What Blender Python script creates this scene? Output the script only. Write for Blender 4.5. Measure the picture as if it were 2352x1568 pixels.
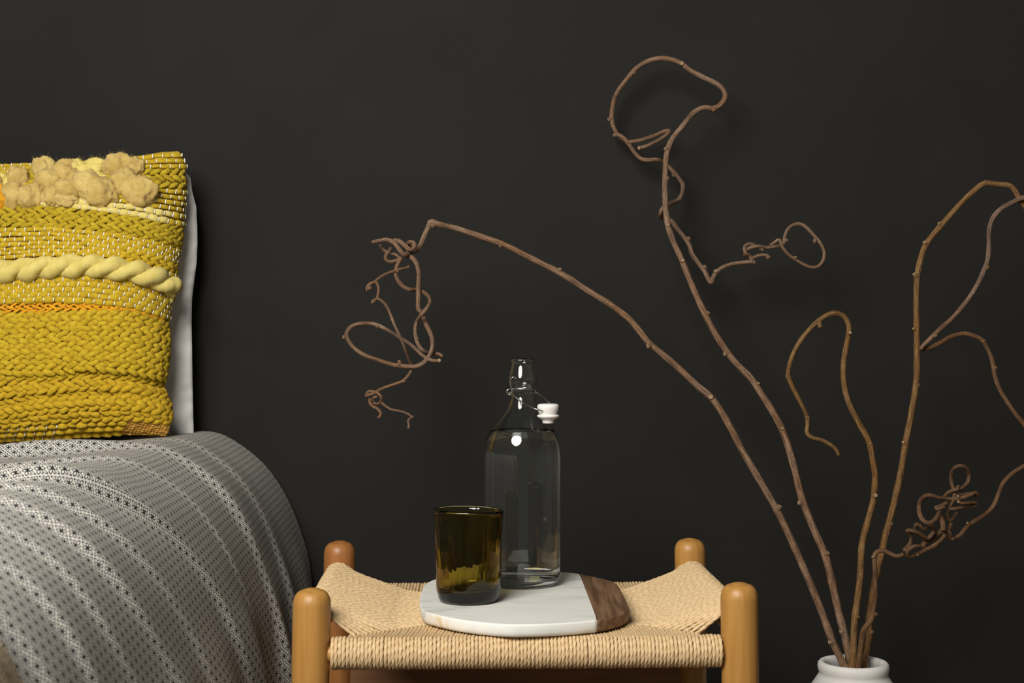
import bpy, bmesh, math, random
import numpy as np
from mathutils import Vector, noise as mnoise

random.seed(7)
rng = np.random.default_rng(7)
C = bpy.context.scene
for o in list(bpy.data.objects):
    bpy.data.objects.remove(o)
COL = C.collection

# ------------------------------------------------------------------ camera, world, light, exposure
F = 3350.0                       # focal length in pixels of the 2352 x 1568 frame
CAMZ = 0.69
cam_d = bpy.data.cameras.new('camera')
cam = bpy.data.objects.new('camera', cam_d)
COL.objects.link(cam)
cam.location = (0, 0, CAMZ)
cam.rotation_euler = (math.pi / 2, 0, 0)
cam_d.sensor_width = 36
cam_d.lens = 36 * F / 2352
cam_d.clip_start = 0.05
cam_d.dof.use_dof = True
cam_d.dof.focus_distance = 1.97
cam_d.dof.aperture_fstop = 11.0
C.camera = cam

w = bpy.data.worlds.new('room_ambience')
C.world = w
w.use_nodes = True
w.node_tree.nodes['Background'].inputs[0].default_value = (1.0, 0.98, 0.94, 1)
w.node_tree.nodes['Background'].inputs[1].default_value = 0.085

ld = bpy.data.lights.new('studio_softbox', 'AREA')
ld.shape = 'DISK'
ld.size = 1.25
ld.energy = 74
ld.color = (1.0, 0.96, 0.90)
lo = bpy.data.objects.new('studio_softbox', ld)
COL.objects.link(lo)
lo.location = (-0.66, 0.10, 1.78)
lo.rotation_euler = (Vector((0.75, 2.2, 0.85)) - Vector(lo.location)).to_track_quat('-Z', 'Y').to_euler()

C.view_settings.view_transform = 'Standard'
C.view_settings.look = 'None'
C.view_settings.exposure = 0.0
C.view_settings.gamma = 1.0
C.view_settings.use_curve_mapping = False


def P(px, py, Y):
    return np.array([(px - 1176) * Y / F, Y, CAMZ - (py - 784) * Y / F])


# ------------------------------------------------------------------ materials
def new_mat(name):
    m = bpy.data.materials.new(name)
    m.use_nodes = True
    nt = m.node_tree
    b = nt.nodes['Principled BSDF']
    return m, nt, b


def ramp(nt, fac, stops):
    r = nt.nodes.new('ShaderNodeValToRGB')
    e = r.color_ramp.elements
    while len(e) < len(stops):
        e.new(0.5)
    for i, (p, c) in enumerate(stops):
        e[i].position = p
        e[i].color = (*c, 1)
    nt.links.new(fac, r.inputs[0])
    return r.outputs[0]


def noisy(name, c1, c2, scale=(50, 50, 50), rough=0.7, bump=0.2, bscale=None, coord='Object', dist=0.001,
          spec=0.3, detail=4, sheen=0.0, lo_=0.35, hi_=0.65):
    m, nt, b = new_mat(name)
    tc = nt.nodes.new('ShaderNodeTexCoord')
    mp = nt.nodes.new('ShaderNodeMapping')
    mp.inputs['Scale'].default_value = scale
    nt.links.new(tc.outputs[coord], mp.inputs[0])
    n = nt.nodes.new('ShaderNodeTexNoise')
    n.inputs['Scale'].default_value = 1
    n.inputs['Detail'].default_value = detail
    nt.links.new(mp.outputs[0], n.inputs['Vector'])
    nt.links.new(ramp(nt, n.outputs[0], [(lo_, c1), (hi_, c2)]), b.inputs['Base Color'])
    b.inputs['Roughness'].default_value = rough
    b.inputs['Specular IOR Level'].default_value = spec
    if sheen:
        b.inputs['Sheen Weight'].default_value = sheen
        b.inputs['Sheen Roughness'].default_value = 0.6
    if bump:
        mp2 = nt.nodes.new('ShaderNodeMapping')
        mp2.inputs['Scale'].default_value = bscale or scale
        nt.links.new(tc.outputs[coord], mp2.inputs[0])
        n2 = nt.nodes.new('ShaderNodeTexNoise')
        n2.inputs['Scale'].default_value = 1
        n2.inputs['Detail'].default_value = 3
        nt.links.new(mp2.outputs[0], n2.inputs['Vector'])
        bp = nt.nodes.new('ShaderNodeBump')
        bp.inputs['Strength'].default_value = bump
        bp.inputs['Distance'].default_value = dist
        nt.links.new(n2.outputs[0], bp.inputs['Height'])
        nt.links.new(bp.outputs[0], b.inputs['Normal'])
    return m


M = {}
M['wall'] = noisy('charcoal_wall_paint', (0.0178, 0.0173, 0.0152), (0.0200, 0.0194, 0.0172), (6, 6, 6), 0.75, 0.12,
                  (260, 260, 260), dist=0.0006, spec=0.08)
M['floor'] = noisy('oak_floor', (0.10, 0.065, 0.04), (0.16, 0.11, 0.07), (2, 30, 2), 0.5, 0.1, (4, 80, 4))
M['cloth_white'] = noisy('white_cotton', (0.72, 0.71, 0.69), (0.78, 0.77, 0.75), (20, 20, 20), 0.85, 0.25, (900, 900, 900), dist=0.0004)
M['beech'] = noisy('lacquered_beech', (0.38, 0.185, 0.042), (0.45, 0.23, 0.058), (160, 160, 7), 0.42, 0.05, (500, 500, 20), dist=0.0004, spec=0.45)
M['beech_dark'] = noisy('reddish_beech', (0.30, 0.115, 0.030), (0.35, 0.145, 0.042), (160, 160, 7), 0.40, 0.05, (500, 500, 20), dist=0.0004, spec=0.45)
M['beech_shaded'] = noisy('beech_under_seat_shade', (0.20, 0.095, 0.045), (0.24, 0.12, 0.057), (7, 160, 160), 0.5, 0.05, (20, 500, 500), dist=0.0004)  # stretcher beech, colour darkened to carry the shade under the seat
M['cord'] = noisy('paper_cord', (0.57, 0.40, 0.21), (0.68, 0.505, 0.29), (260, 260, 260), 0.62, 0.2, (1500, 1500, 1500), dist=0.0003, spec=0.3)
M['mustard'] = noisy('mustard_wool', (0.46, 0.30, 0.014), (0.62, 0.44, 0.028), (160, 160, 160), 0.9, 0.8, (190, 900, 1100), dist=0.0014, spec=0.1, sheen=0.04)
M['olive'] = noisy('olive_mustard_wool', (0.40, 0.275, 0.014), (0.55, 0.405, 0.026), (160, 160, 160), 0.9, 0.8, (190, 900, 1100), dist=0.0014, spec=0.1, sheen=0.04)
M['golden'] = noisy('golden_wool', (0.48, 0.30, 0.014), (0.63, 0.42, 0.026), (160, 160, 160), 0.9, 0.8, (190, 900, 1100), dist=0.0014, spec=0.1, sheen=0.04)
M['orange'] = noisy('orange_wool', (0.70, 0.31, 0.008), (0.82, 0.40, 0.012), (160, 160, 160), 0.9, 0.8, (190, 900, 1100), dist=0.0014, spec=0.1, sheen=0.1)
M['pale'] = noisy('pale_yellow_roving', (0.64, 0.52, 0.14), (0.74, 0.62, 0.20), (70, 70, 70), 0.95, 0.5, (700, 700, 700), dist=0.0012, spec=0.08, sheen=0.08)
M['tan'] = noisy('tan_wool_roving', (0.50, 0.345, 0.10), (0.62, 0.455, 0.155), (60, 60, 60), 0.95, 0.7, (600, 600, 600), dist=0.0015, spec=0.08, sheen=0.08)
M['straw'] = noisy('straw_wool_roving', (0.55, 0.40, 0.13), (0.66, 0.50, 0.18), (60, 60, 60), 0.95, 0.7, (600, 600, 600), dist=0.0015, spec=0.08, sheen=0.08)
M['ochre'] = noisy('ochre_cotton_back', (0.52, 0.27, 0.05), (0.60, 0.33, 0.07), (200, 200, 200), 0.85, 0.3, (900, 900, 900), dist=0.0006, spec=0.1)
M['stitch'] = noisy('cream_warp_cotton', (0.72, 0.67, 0.55), (0.82, 0.78, 0.68), (300, 300, 300), 0.85, 0.2, (1500, 1500, 1500), dist=0.0003, spec=0.1)
M['throw'] = noisy('beige_throw_wool', (0.30, 0.235, 0.155), (0.46, 0.38, 0.27), (45, 45, 45), 0.95, 0.6, (300, 300, 300), dist=0.003, spec=0.05)
M['ceramic'] = noisy('matte_white_ceramic', (0.68, 0.66, 0.62), (0.74, 0.72, 0.69), (30, 30, 30), 0.7, 0.1, (200, 200, 200), dist=0.0005, spec=0.25)
M['porcelain'] = noisy('white_porcelain', (0.80, 0.79, 0.75), (0.84, 0.83, 0.80), (80, 80, 80), 0.3, 0.0, spec=0.5)
M['steel'] = noisy('steel_wire', (0.55, 0.53, 0.48), (0.62, 0.60, 0.55), (80, 80, 80), 0.25, 0.0)
M['steel'].node_tree.nodes['Principled BSDF'].inputs['Metallic'].default_value = 1.0
M['walnut'] = noisy('walnut_end_grain', (0.10, 0.052, 0.026), (0.24, 0.14, 0.078), (150, 9, 150), 0.6, 0.1, (500, 40, 500), dist=0.0004, spec=0.3, detail=6)
M['cut_wood'] = noisy('pale_cut_twig', (0.20, 0.135, 0.075), (0.36, 0.26, 0.15), (900, 900, 900), 0.8, 0.2, spec=0.1)


def bark(name, c1, c2, c3):
    m, nt, b = new_mat(name)
    uv = nt.nodes.new('ShaderNodeUVMap')
    mp = nt.nodes.new('ShaderNodeMapping')
    mp.inputs['Scale'].default_value = (8, 34, 1)
    nt.links.new(uv.outputs[0], mp.inputs[0])
    n = nt.nodes.new('ShaderNodeTexNoise')
    n.inputs['Scale'].default_value = 1
    n.inputs['Detail'].default_value = 5
    n.inputs['Roughness'].default_value = 0.6
    nt.links.new(mp.outputs[0], n.inputs['Vector'])
    tc = nt.nodes.new('ShaderNodeTexCoord')
    n3 = nt.nodes.new('ShaderNodeTexNoise')
    n3.inputs['Scale'].default_value = 700
    n3.inputs['Detail'].default_value = 2
    nt.links.new(tc.outputs['Object'], n3.inputs['Vector'])
    n4 = nt.nodes.new('ShaderNodeTexNoise')
    n4.inputs['Scale'].default_value = 14
    nt.links.new(tc.outputs['Object'], n4.inputs['Vector'])
    base = ramp(nt, n.outputs[0], [(0.32, c1), (0.5, c2), (0.68, c3)])
    mx = nt.nodes.new('ShaderNodeMixRGB')
    mx.blend_type = 'MULTIPLY'
    mx.inputs[0].default_value = 1.0
    nt.links.new(base, mx.inputs[1])
    nt.links.new(ramp(nt, n3.outputs[0], [(0.35, (0.75, 0.72, 0.7)), (0.62, (1.1, 1.1, 1.1)), (0.70, (1.6, 1.6, 1.6))]), mx.inputs[2])
    mx2 = nt.nodes.new('ShaderNodeMixRGB')
    mx2.blend_type = 'MULTIPLY'
    mx2.inputs[0].default_value = 1.0
    nt.links.new(mx.outputs[0], mx2.inputs[1])
    nt.links.new(ramp(nt, n4.outputs[0], [(0.35, (0.95, 0.83, 0.72)), (0.65, (1.0, 1.02, 1.08))]), mx2.inputs[2])
    nt.links.new(mx2.outputs[0], b.inputs['Base Color'])
    b.inputs['Roughness'].default_value = 0.75
    b.inputs['Specular IOR Level'].default_value = 0.2
    bp = nt.nodes.new('ShaderNodeBump')
    bp.inputs['Strength'].default_value = 0.9
    bp.inputs['Distance'].default_value = 0.0018
    nt.links.new(n.outputs[0], bp.inputs['Height'])
    nt.links.new(bp.outputs[0], b.inputs['Normal'])
    return m


M['bark_grey'] = bark('grey_brown_bark', (0.050, 0.029, 0.018), (0.172, 0.112, 0.076), (0.30, 0.21, 0.148))
M['bark_tan'] = bark('tan_bark', (0.056, 0.031, 0.018), (0.198, 0.124, 0.076), (0.34, 0.23, 0.145))
M['bark_orange'] = bark('orange_brown_bark', (0.060, 0.032, 0.012), (0.185, 0.105, 0.038), (0.30, 0.188, 0.078))
M['bark_dark'] = bark('dark_brown_bark', (0.048, 0.025, 0.012), (0.140, 0.078, 0.038), (0.23, 0.138, 0.070))


def glass(name, col, ior, rough=0.0, bump=0.0, bscale=(30, 30, 8), dist=0.002):
    m, nt, b = new_mat(name)
    b.inputs['Base Color'].default_value = (*col, 1)
    b.inputs['Transmission Weight'].default_value = 1.0
    b.inputs['Roughness'].default_value = rough
    b.inputs['IOR'].default_value = ior
    if bump:
        tc = nt.nodes.new('ShaderNodeTexCoord')
        mp = nt.nodes.new('ShaderNodeMapping')
        mp.inputs['Scale'].default_value = bscale
        nt.links.new(tc.outputs['Object'], mp.inputs[0])
        n = nt.nodes.new('ShaderNodeTexNoise')
        n.inputs['Scale'].default_value = 1
        n.inputs['Detail'].default_value = 2
        nt.links.new(mp.outputs[0], n.inputs['Vector'])
        bp = nt.nodes.new('ShaderNodeBump')
        bp.inputs['Strength'].default_value = bump
        bp.inputs['Distance'].default_value = dist
        nt.links.new(n.outputs[0], bp.inputs['Height'])
        nt.links.new(bp.outputs[0], b.inputs['Normal'])
    return m


M['glass'] = glass('clear_bottle_glass', (0.97, 0.99, 0.98), 1.44, 0.0, 0.02, (40, 40, 8), 0.0015)
M['water'] = glass('water', (1, 1, 1), 1.333)
M['amber'] = glass('olive_amber_glass', (0.97, 0.95, 0.85), 1.47, 0.0, 0.5, (60, 60, 9), 0.004)
_nt = M['amber'].node_tree
_nt.nodes['Principled BSDF'].inputs['Specular IOR Level'].default_value = 0.3
_va = _nt.nodes.new('ShaderNodeVolumeAbsorption')
_va.inputs['Color'].default_value = (0.70, 0.62, 0.08, 1)
_va.inputs['Density'].default_value = 330
_nt.links.new(_va.outputs[0], _nt.nodes['Material Output'].inputs['Volume'])


def marble():
    m, nt, b = new_mat('white_marble')
    tc = nt.nodes.new('ShaderNodeTexCoord')
    mp = nt.nodes.new('ShaderNodeMapping')
    mp.inputs['Scale'].default_value = (9, 26, 26)
    mp.inputs['Rotation'].default_value = (0, 0, 0.15)
    nt.links.new(tc.outputs['Object'], mp.inputs[0])
    n = nt.nodes.new('ShaderNodeTexNoise')
    n.inputs['Scale'].default_value = 1
    n.inputs['Detail'].default_value = 6
    n.inputs['Distortion'].default_value = 0.8
    nt.links.new(mp.outputs[0], n.inputs['Vector'])
    c = ramp(nt, n.outputs[0], [(0.28, (0.52, 0.53, 0.50)), (0.42, (0.71, 0.71, 0.66)), (0.6, (0.775, 0.77, 0.72))])
    # ochre iron stain low on the left rim of the slab
    sx = nt.nodes.new('ShaderNodeSeparateXYZ')
    nt.links.new(tc.outputs['Object'], sx.inputs[0])
    mp2 = nt.nodes.new('ShaderNodeMapping')
    mp2.inputs['Scale'].default_value = (110, 110, 45)
    nt.links.new(tc.outputs['Object'], mp2.inputs[0])
    n2 = nt.nodes.new('ShaderNodeTexNoise')
    n2.inputs['Scale'].default_value = 1
    n2.inputs['Detail'].default_value = 4
    nt.links.new(mp2.outputs[0], n2.inputs['Vector'])
    vd = nt.nodes.new('ShaderNodeVectorMath')
    vd.operation = 'DISTANCE'
    vd.inputs[1].default_value = STAIN
    nt.links.new(tc.outputs['Object'], vd.inputs[0])
    fall = ramp(nt, vd.outputs['Value'], [(0.006, (1, 1, 1)), (0.026, (0, 0, 0))])
    spot = ramp(nt, n2.outputs[0], [(0.42, (0.08, 0.08, 0.08)), (0.60, (0.75, 0.75, 0.75))])
    zf = nt.nodes.new('ShaderNodeMath')
    zf.operation = 'MULTIPLY'
    nt.links.new(fall, zf.inputs[0])
    nt.links.new(spot, zf.inputs[1])
    zr = ramp(nt, sx.outputs[2], [(ZB1 - ZB0 - 0.0035, (1, 1, 1)), (ZB1 - ZB0 - 0.0012, (0, 0, 0))])
    zg = nt.nodes.new('ShaderNodeMath')
    zg.operation = 'MULTIPLY'
    nt.links.new(zf.outputs[0], zg.inputs[0])
    nt.links.new(zr, zg.inputs[1])
    f = zg.outputs[0]
    mx = nt.nodes.new('ShaderNodeMixRGB')
    nt.links.new(f, mx.inputs[0])
    nt.links.new(c, mx.inputs[1])
    mx.inputs[2].default_value = (0.66, 0.45, 0.22, 1)
    nt.links.new(mx.outputs[0], b.inputs['Base Color'])
    b.inputs['Roughness'].default_value = 0.55
    b.inputs['Specular IOR Level'].default_value = 0.15
    return m


def bedspread_mat():
    m, nt, b = new_mat('flower_lattice_print')

    def mth(op, a, c=None, d=None):
        n = nt.nodes.new('ShaderNodeMath')
        n.operation = op
        for i, v in enumerate((a, c, d)):
            if v is None:
                continue
            if isinstance(v, (int, float)):
                n.inputs[i].default_value = v
            else:
                nt.links.new(v, n.inputs[i])
        return n.outputs[0]
    uv = nt.nodes.new('ShaderNodeUVMap')
    mp = nt.nodes.new('ShaderNodeMapping')
    mp.inputs['Rotation'].default_value = (0, 0, math.radians(43))
    k = 1 / 0.0128
    mp.inputs['Scale'].default_value = (k, k, 1)
    nt.links.new(uv.outputs[0], mp.inputs[0])
    s = nt.nodes.new('ShaderNodeSeparateXYZ')
    nt.links.new(mp.outputs[0], s.inputs[0])
    qx = mth('MULTIPLY', mth('ABSOLUTE', mth('SUBTRACT', mth('FRACT', s.outputs[0]), 0.5)), 1.05)
    qy = mth('MULTIPLY', mth('ABSOLUTE', mth('SUBTRACT', mth('FRACT', s.outputs[1]), 0.5)), 1.05)
    r2 = 1 / math.sqrt(2)
    al = mth('MULTIPLY', mth('ADD', qx, qy), r2)
    ac = mth('MULTIPLY', mth('SUBTRACT', qx, qy), r2)
    mx_ = mth('MAXIMUM', qx, qy)
    mn_ = mth('MINIMUM', qx, qy)

    def ell(a_, c0, ra, b_, rb):
        e1 = mth('POWER', mth('DIVIDE', mth('SUBTRACT', a_, c0), ra), 2)
        e2 = mth('POWER', mth('DIVIDE', b_, rb), 2)
        return mth('ADD', e1, e2)
    E = mth('MINIMUM', ell(al, 0.365, 0.225, ac, 0.115), ell(mx_, 0.255, 0.18, mn_, 0.098))
    ring = mth('MULTIPLY', mth('LESS_THAN', E, 1.46), mth('GREATER_THAN', E, 0.50))
    cen = mth('LESS_THAN', al, 0.10)
    blk = mth('MAXIMUM', ring, cen)
    mx = nt.nodes.new('ShaderNodeMixRGB')
    nt.links.new(blk, mx.inputs[0])
    mx.inputs[1].default_value = (0.60, 0.572, 0.52, 1)
    mx.inputs[2].default_value = (0.022, 0.027, 0.027, 1)
    nt.links.new(mx.outputs[0], b.inputs['Base Color'])
    b.inputs['Roughness'].default_value = 0.9
    b.inputs['Specular IOR Level'].default_value = 0.1
    return m


M['print'] = bedspread_mat()


# ------------------------------------------------------------------ object helpers
def link(o, parent=None):
    COL.objects.link(o)
    if parent is not None:
        o.parent = parent
    return o


def tag(o, label=None, cat=None, group=None, kind=None):
    if label:
        o['label'] = label
    if cat:
        o['category'] = cat
    if group:
        o['group'] = group
    if kind:
        o['kind'] = kind
    return o


def empty(name, loc, label, cat, group=None):
    o = bpy.data.objects.new(name, None)
    o.location = loc
    o.empty_display_size = 0.05
    link(o)
    return tag(o, label, cat, group)


def mesh_obj(name, verts, faces, mats, parent=None, smooth=True, uv=None, mi=None):
    """verts in world space; stored relative to the parent thing's base"""
    v = np.asarray(verts, dtype=np.float64)
    off = np.zeros(3)
    p = parent
    while p is not None:
        off += np.array(p.location)
        p = p.parent
    if parent is None:
        lo_b, hi_b = v.min(0), v.max(0)
        off = np.array([(lo_b[0] + hi_b[0]) / 2, (lo_b[1] + hi_b[1]) / 2, lo_b[2]])
    me = bpy.data.meshes.new(name)
    me.from_pydata((v - off).tolist(), [], faces if isinstance(faces, list) else faces.tolist())
    if not isinstance(mats, (list, tuple)):
        mats = [mats]
    for m in mats:
        me.materials.append(m)
    if mi is not None:
        me.polygons.foreach_set('material_index', np.asarray(mi, dtype=np.int32))
    me.polygons.foreach_set('use_smooth', np.full(len(me.polygons), bool(smooth)))
    if uv is not None:
        l = me.uv_layers.new(name='UVMap')
        idx = np.zeros(len(me.loops), dtype=np.int32)
        me.loops.foreach_get('vertex_index', idx)
        l.data.foreach_set('uv', np.asarray(uv, dtype=np.float32)[idx].ravel())
    me.update()
    o = bpy.data.objects.new(name, me)
    if parent is None:
        o.location = off
    return link(o, parent)


def catmull(pts, step):
    """dense arc-length resampling of a Catmull-Rom curve through rows of pts (xyz + extra columns)"""
    p = np.asarray(pts, float)
    if len(p) == 2:
        p = np.vstack([p[0], (p[0] + p[1]) / 2, p[1]])
    q = np.vstack([2 * p[0] - p[1], p, 2 * p[-1] - p[-2]])
    out = []
    for i in range(1, len(q) - 2):
        t = np.linspace(0, 1, 14, endpoint=False)[:, None]
        p0, p1, p2, p3 = q[i - 1], q[i], q[i + 1], q[i + 2]
        out.append(0.5 * ((2 * p1) + (-p0 + p2) * t + (2 * p0 - 5 * p1 + 4 * p2 - p3) * t ** 2 + (-p0 + 3 * p1 - 3 * p2 + p3) * t ** 3))
    out.append(q[-2][None])
    d = np.vstack(out)
    s = np.r_[0, np.cumsum(np.linalg.norm(np.diff(d[:, :3], axis=0), axis=1))]
    n = max(3, int(s[-1] / step) + 1)
    ss = np.linspace(0, s[-1], n)
    return np.column_stack([np.interp(ss, s, d[:, k]) for k in range(d.shape[1])]), ss


def frames(p):
    t = np.gradient(p, axis=0)
    t /= np.linalg.norm(t, axis=1)[:, None] + 1e-12
    n = np.zeros_like(p)
    a = np.array([0.3, -1.0, 0.2])
    if abs(np.dot(a, t[0])) > 0.9 * np.linalg.norm(a):
        a = np.array([1.0, 0.1, 0.3])
    v = a - np.dot(a, t[0]) * t[0]
    n[0] = v / np.linalg.norm(v)
    for i in range(1, len(p)):
        v = n[i - 1] - np.dot(n[i - 1], t[i]) * t[i]
        n[i] = v / (np.linalg.norm(v) + 1e-12)
    return t, n, np.cross(t, n)


def tube(p, r, sides=10, lobes=0, lobe_amp=0.0, pitch=1.0, s=None, phase=0.0, cap=True, jitter=0.0):
    p = np.asarray(p, float)
    N = len(p)
    if s is None:
        s = np.r_[0, np.cumsum(np.linalg.norm(np.diff(p, axis=0), axis=1))]
    r = np.broadcast_to(np.asarray(r, float), (N,))
    t, n, b = frames(p)
    th = np.arange(sides) * 2 * math.pi / sides
    rr = np.repeat(r[:, None], sides, 1)
    if lobes:
        ph_ = th[None] - 2 * math.pi * s[:, None] / pitch + phase
        w_ = 2 * math.pi / lobes
        ph_ = (ph_ + w_ / 2) % w_ - w_ / 2          # angle to the nearest ply
        rr = rr * (lobe_amp * np.cos(ph_) + np.sqrt((1 - lobe_amp) ** 2 - (lobe_amp * np.sin(ph_)) ** 2))
    if jitter:
        rr = rr * (1 + jitter * rng.standard_normal((N, 1)) + 0.5 * jitter * rng.standard_normal((N, sides)))
    v = p[:, None] + rr[..., None] * (np.cos(th)[None, :, None] * n[:, None] + np.sin(th)[None, :, None] * b[:, None])
    v = v.reshape(-1, 3)
    i, j = np.meshgrid(np.arange(N - 1), np.arange(sides), indexing='ij')
    j2 = (j + 1) % sides
    f = np.stack([i * sides + j, i * sides + j2, (i + 1) * sides + j2, (i + 1) * sides + j], -1).reshape(-1, 4).tolist()
    if cap:
        f.append(list(range(sides))[::-1])
        f.append(list(range((N - 1) * sides, N * sides)))
    uv = np.stack([np.repeat(np.abs(th / math.pi - 1)[None], N, 0), np.repeat(s[:, None], sides, 1)], -1).reshape(-1, 2)
    return v, f, uv


class Join:
    def __init__(self):
        self.v, self.f, self.u, self.m, self.n = [], [], [], [], 0

    def add(self, v, f, uv=None, mi=0):
        self.v.append(np.asarray(v))
        self.f += [[a + self.n for a in q] for q in f]
        self.m += [mi] * len(f)
        self.u.append(uv if uv is not None else np.zeros((len(v), 2)))
        self.n += len(v)

    def build(self, name, mats, parent=None, smooth=True):
        return mesh_obj(name, np.vstack(self.v), self.f, mats, parent, smooth, np.vstack(self.u), self.m)


def lathe(profile, c, seg=64, cap=False):
    """profile rows (r, z); c = (x, y) axis"""
    pr = np.asarray(profile, float)
    th = np.arange(seg) * 2 * math.pi / seg
    v = np.stack([c[0] + pr[:, 0, None] * np.cos(th), c[1] + pr[:, 0, None] * np.sin(th), np.repeat(pr[:, 1, None], seg, 1)], -1).reshape(-1, 3)
    f = []
    for i in range(len(pr) - 1):
        for j in range(seg):
            j2 = (j + 1) % seg
            f.append([i * seg + j, i * seg + j2, (i + 1) * seg + j2, (i + 1) * seg + j])
    if cap:
        f.append(list(range(seg))[::-1])
        f.append(list(range((len(pr) - 1) * seg, len(pr) * seg)))
    return v, f


def smooth_profile(pts, n=60):
    p = np.asarray(pts, float)
    d, _ = catmull(np.column_stack([p[:, 0], np.zeros(len(p)), p[:, 1]]), 0.0008)
    k = np.linspace(0, len(d) - 1, n).astype(int)
    return d[k][:, [0, 2]]


def box(x0, x1, y0, y1, z0, z1):
    v = [(x, y, z) for x in (x0, x1) for y in (y0, y1) for z in (z0, z1)]
    f = [[0, 1, 3, 2], [4, 6, 7, 5], [0, 4, 5, 1], [2, 3, 7, 6], [0, 2, 6, 4], [1, 5, 7, 3]]
    return v, f


# ------------------------------------------------------------------ room
WALL_Y = 2.36
v, f = box(-2.6, 2.6, WALL_Y, WALL_Y + 0.1, 0, 2.7)
tag(mesh_obj('wall_back', v, f, M['wall'], smooth=False), 'smooth charcoal painted wall behind the bed and stool', kind='structure')
v, f = box(-2.6, 2.6, -0.6, WALL_Y + 0.1, -0.05, 0)
tag(mesh_obj('floor', v, f, M['floor'], smooth=False), kind='structure')

# ------------------------------------------------------------------ bed cover
prof = np.array([(-1.45, 0.520), (-1.1, 0.529), (-0.8, 0.533), (-0.62, 0.538), (-0.53, 0.5445), (-0.48, 0.5445), (-0.442, 0.528), (-0.396, 0.490),
                 (-0.3605, 0.437), (-0.335, 0.3735), (-0.321, 0.32), (-0.313, 0.24), (-0.309, 0.14), (-0.306, 0.004)])
pd, ps = catmull(np.column_stack([prof[:, 0], np.zeros(len(prof)), prof[:, 1]]), 0.004)
prx, prz = pd[:, 0], pd[:, 2]
ptx, ptz = np.gradient(prx), np.gradient(prz)
ln = np.hypot(ptx, ptz)
pnx, pnz = -ptz / ln, ptx / ln          # outward normal of the cross-section
S_EDGE = np.interp(-0.48, prx, ps)      # arc length where the rounding begins


def cover_disp(s, Y):
    """folds: ridges that run across the bed and turn down its side. s = arc length past the start of the rounding"""
    d = np.zeros_like(s * Y)
    # (depth at the edge, drift with s, height, half-width)
    # (crest depth at the edge, drift with s, drift2, height, far half-width, near half-width)
    for y0, k, k2, h, wf, wn in ((2.12, -0.05, 0.0, 0.006, 0.05, 0.016), (1.955, 0.03, 0.0, 0.015, 0.09, 0.0165), (1.78, 0.20, -0.2, 0.0045, 0.05, 0.010),
                             (1.535, 0.95, -1.2, 0.012, 0.12, 0.014), (1.43, 0.62, -0.7, 0.0055, 0.06, 0.0105), (1.335, 0.50, -0.5, 0.0065, 0.06, 0.0115),
                             (1.24, 0.45, -0.4, 0.0035, 0.05, 0.010), (1.15, 0.38, -0.2, 0.0045, 0.05, 0.011), (1.06, 0.3, 0.0, 0.004, 0.06, 0.012), (0.9, 0.1, 0, 0.010, 0.09, 0.05)):
        sc = np.clip(s, -0.10, 0.42)
        yc = y0 + k * sc + k2 * np.clip(sc, 0, 1) ** 2 + 0.012 * np.sin(9 * s + y0 * 7) + 0.006 * np.sin(23 * s + y0 * 11)
        q = Y - yc
        g = np.where(q > 0, np.exp(-(q / wf) ** 2), np.exp(-(q / wn) ** 2))
        d = d + h * g * (0.72 + 0.34 * np.sin(11 * s + 5 * y0) + 0.22 * np.sin(25 * s + 9 * y0)) * np.clip(1.15 - 0.9 * np.clip(s, 0, 1), 0.5, 1.1)
    # the near part of the hanging side stands further out than the part by the wall
    side = 1 / (1 + np.exp(-(s - 0.30) / 0.03))
    step = 1 / (1 + np.exp((Y - 1.80) / 0.012))
    d = d + 0.016 * side * step
    # vertical flutes low on the hanging side
    d = d + side * 0.006 * np.sin((Y - 0.25 * s) * 38)
    return d


ys = np.linspace(0.50, WALL_Y - 0.015, 470)
SS, YY = np.meshgrid(ps - S_EDGE, ys, indexing='ij')
D = cover_disp(SS, YY)
X = prx[:, None] + pnx[:, None] * D
Z = np.maximum(prz[:, None] + pnz[:, None] * D, 0.002)
uvu = SS
duv = np.cumsum(np.hypot(np.gradient(D, axis=1), np.gradient(YY, axis=1)), axis=1)
vg = np.stack([X, YY, Z], -1).reshape(-1, 3)
nS, nY = SS.shape
i, j = np.meshgrid(np.arange(nS - 1), np.arange(nY - 1), indexing='ij')
fg = np.stack([i * nY + j, i * nY + j + 1, (i + 1) * nY + j + 1, (i + 1) * nY + j], -1).reshape(-1, 4)
cover = mesh_obj('bedspread', vg, fg, M['print'], None, True, np.stack([uvu, duv], -1).reshape(-1, 2))
tag(cover, 'black and white flower lattice print cover draped over the bed side', 'bedspread')


def cover_pt(s, Y, lift=0.0):
    k = s + S_EDGE
    d = cover_disp(np.asarray(s, float), np.asarray(Y, float)) + lift
    return np.stack([np.interp(k, ps, prx) + np.interp(k, ps, pnx) * d, np.broadcast_to(Y, np.shape(d)), np.interp(k, ps, prz) + np.interp(k, ps, pnz) * d], -1)


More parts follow.
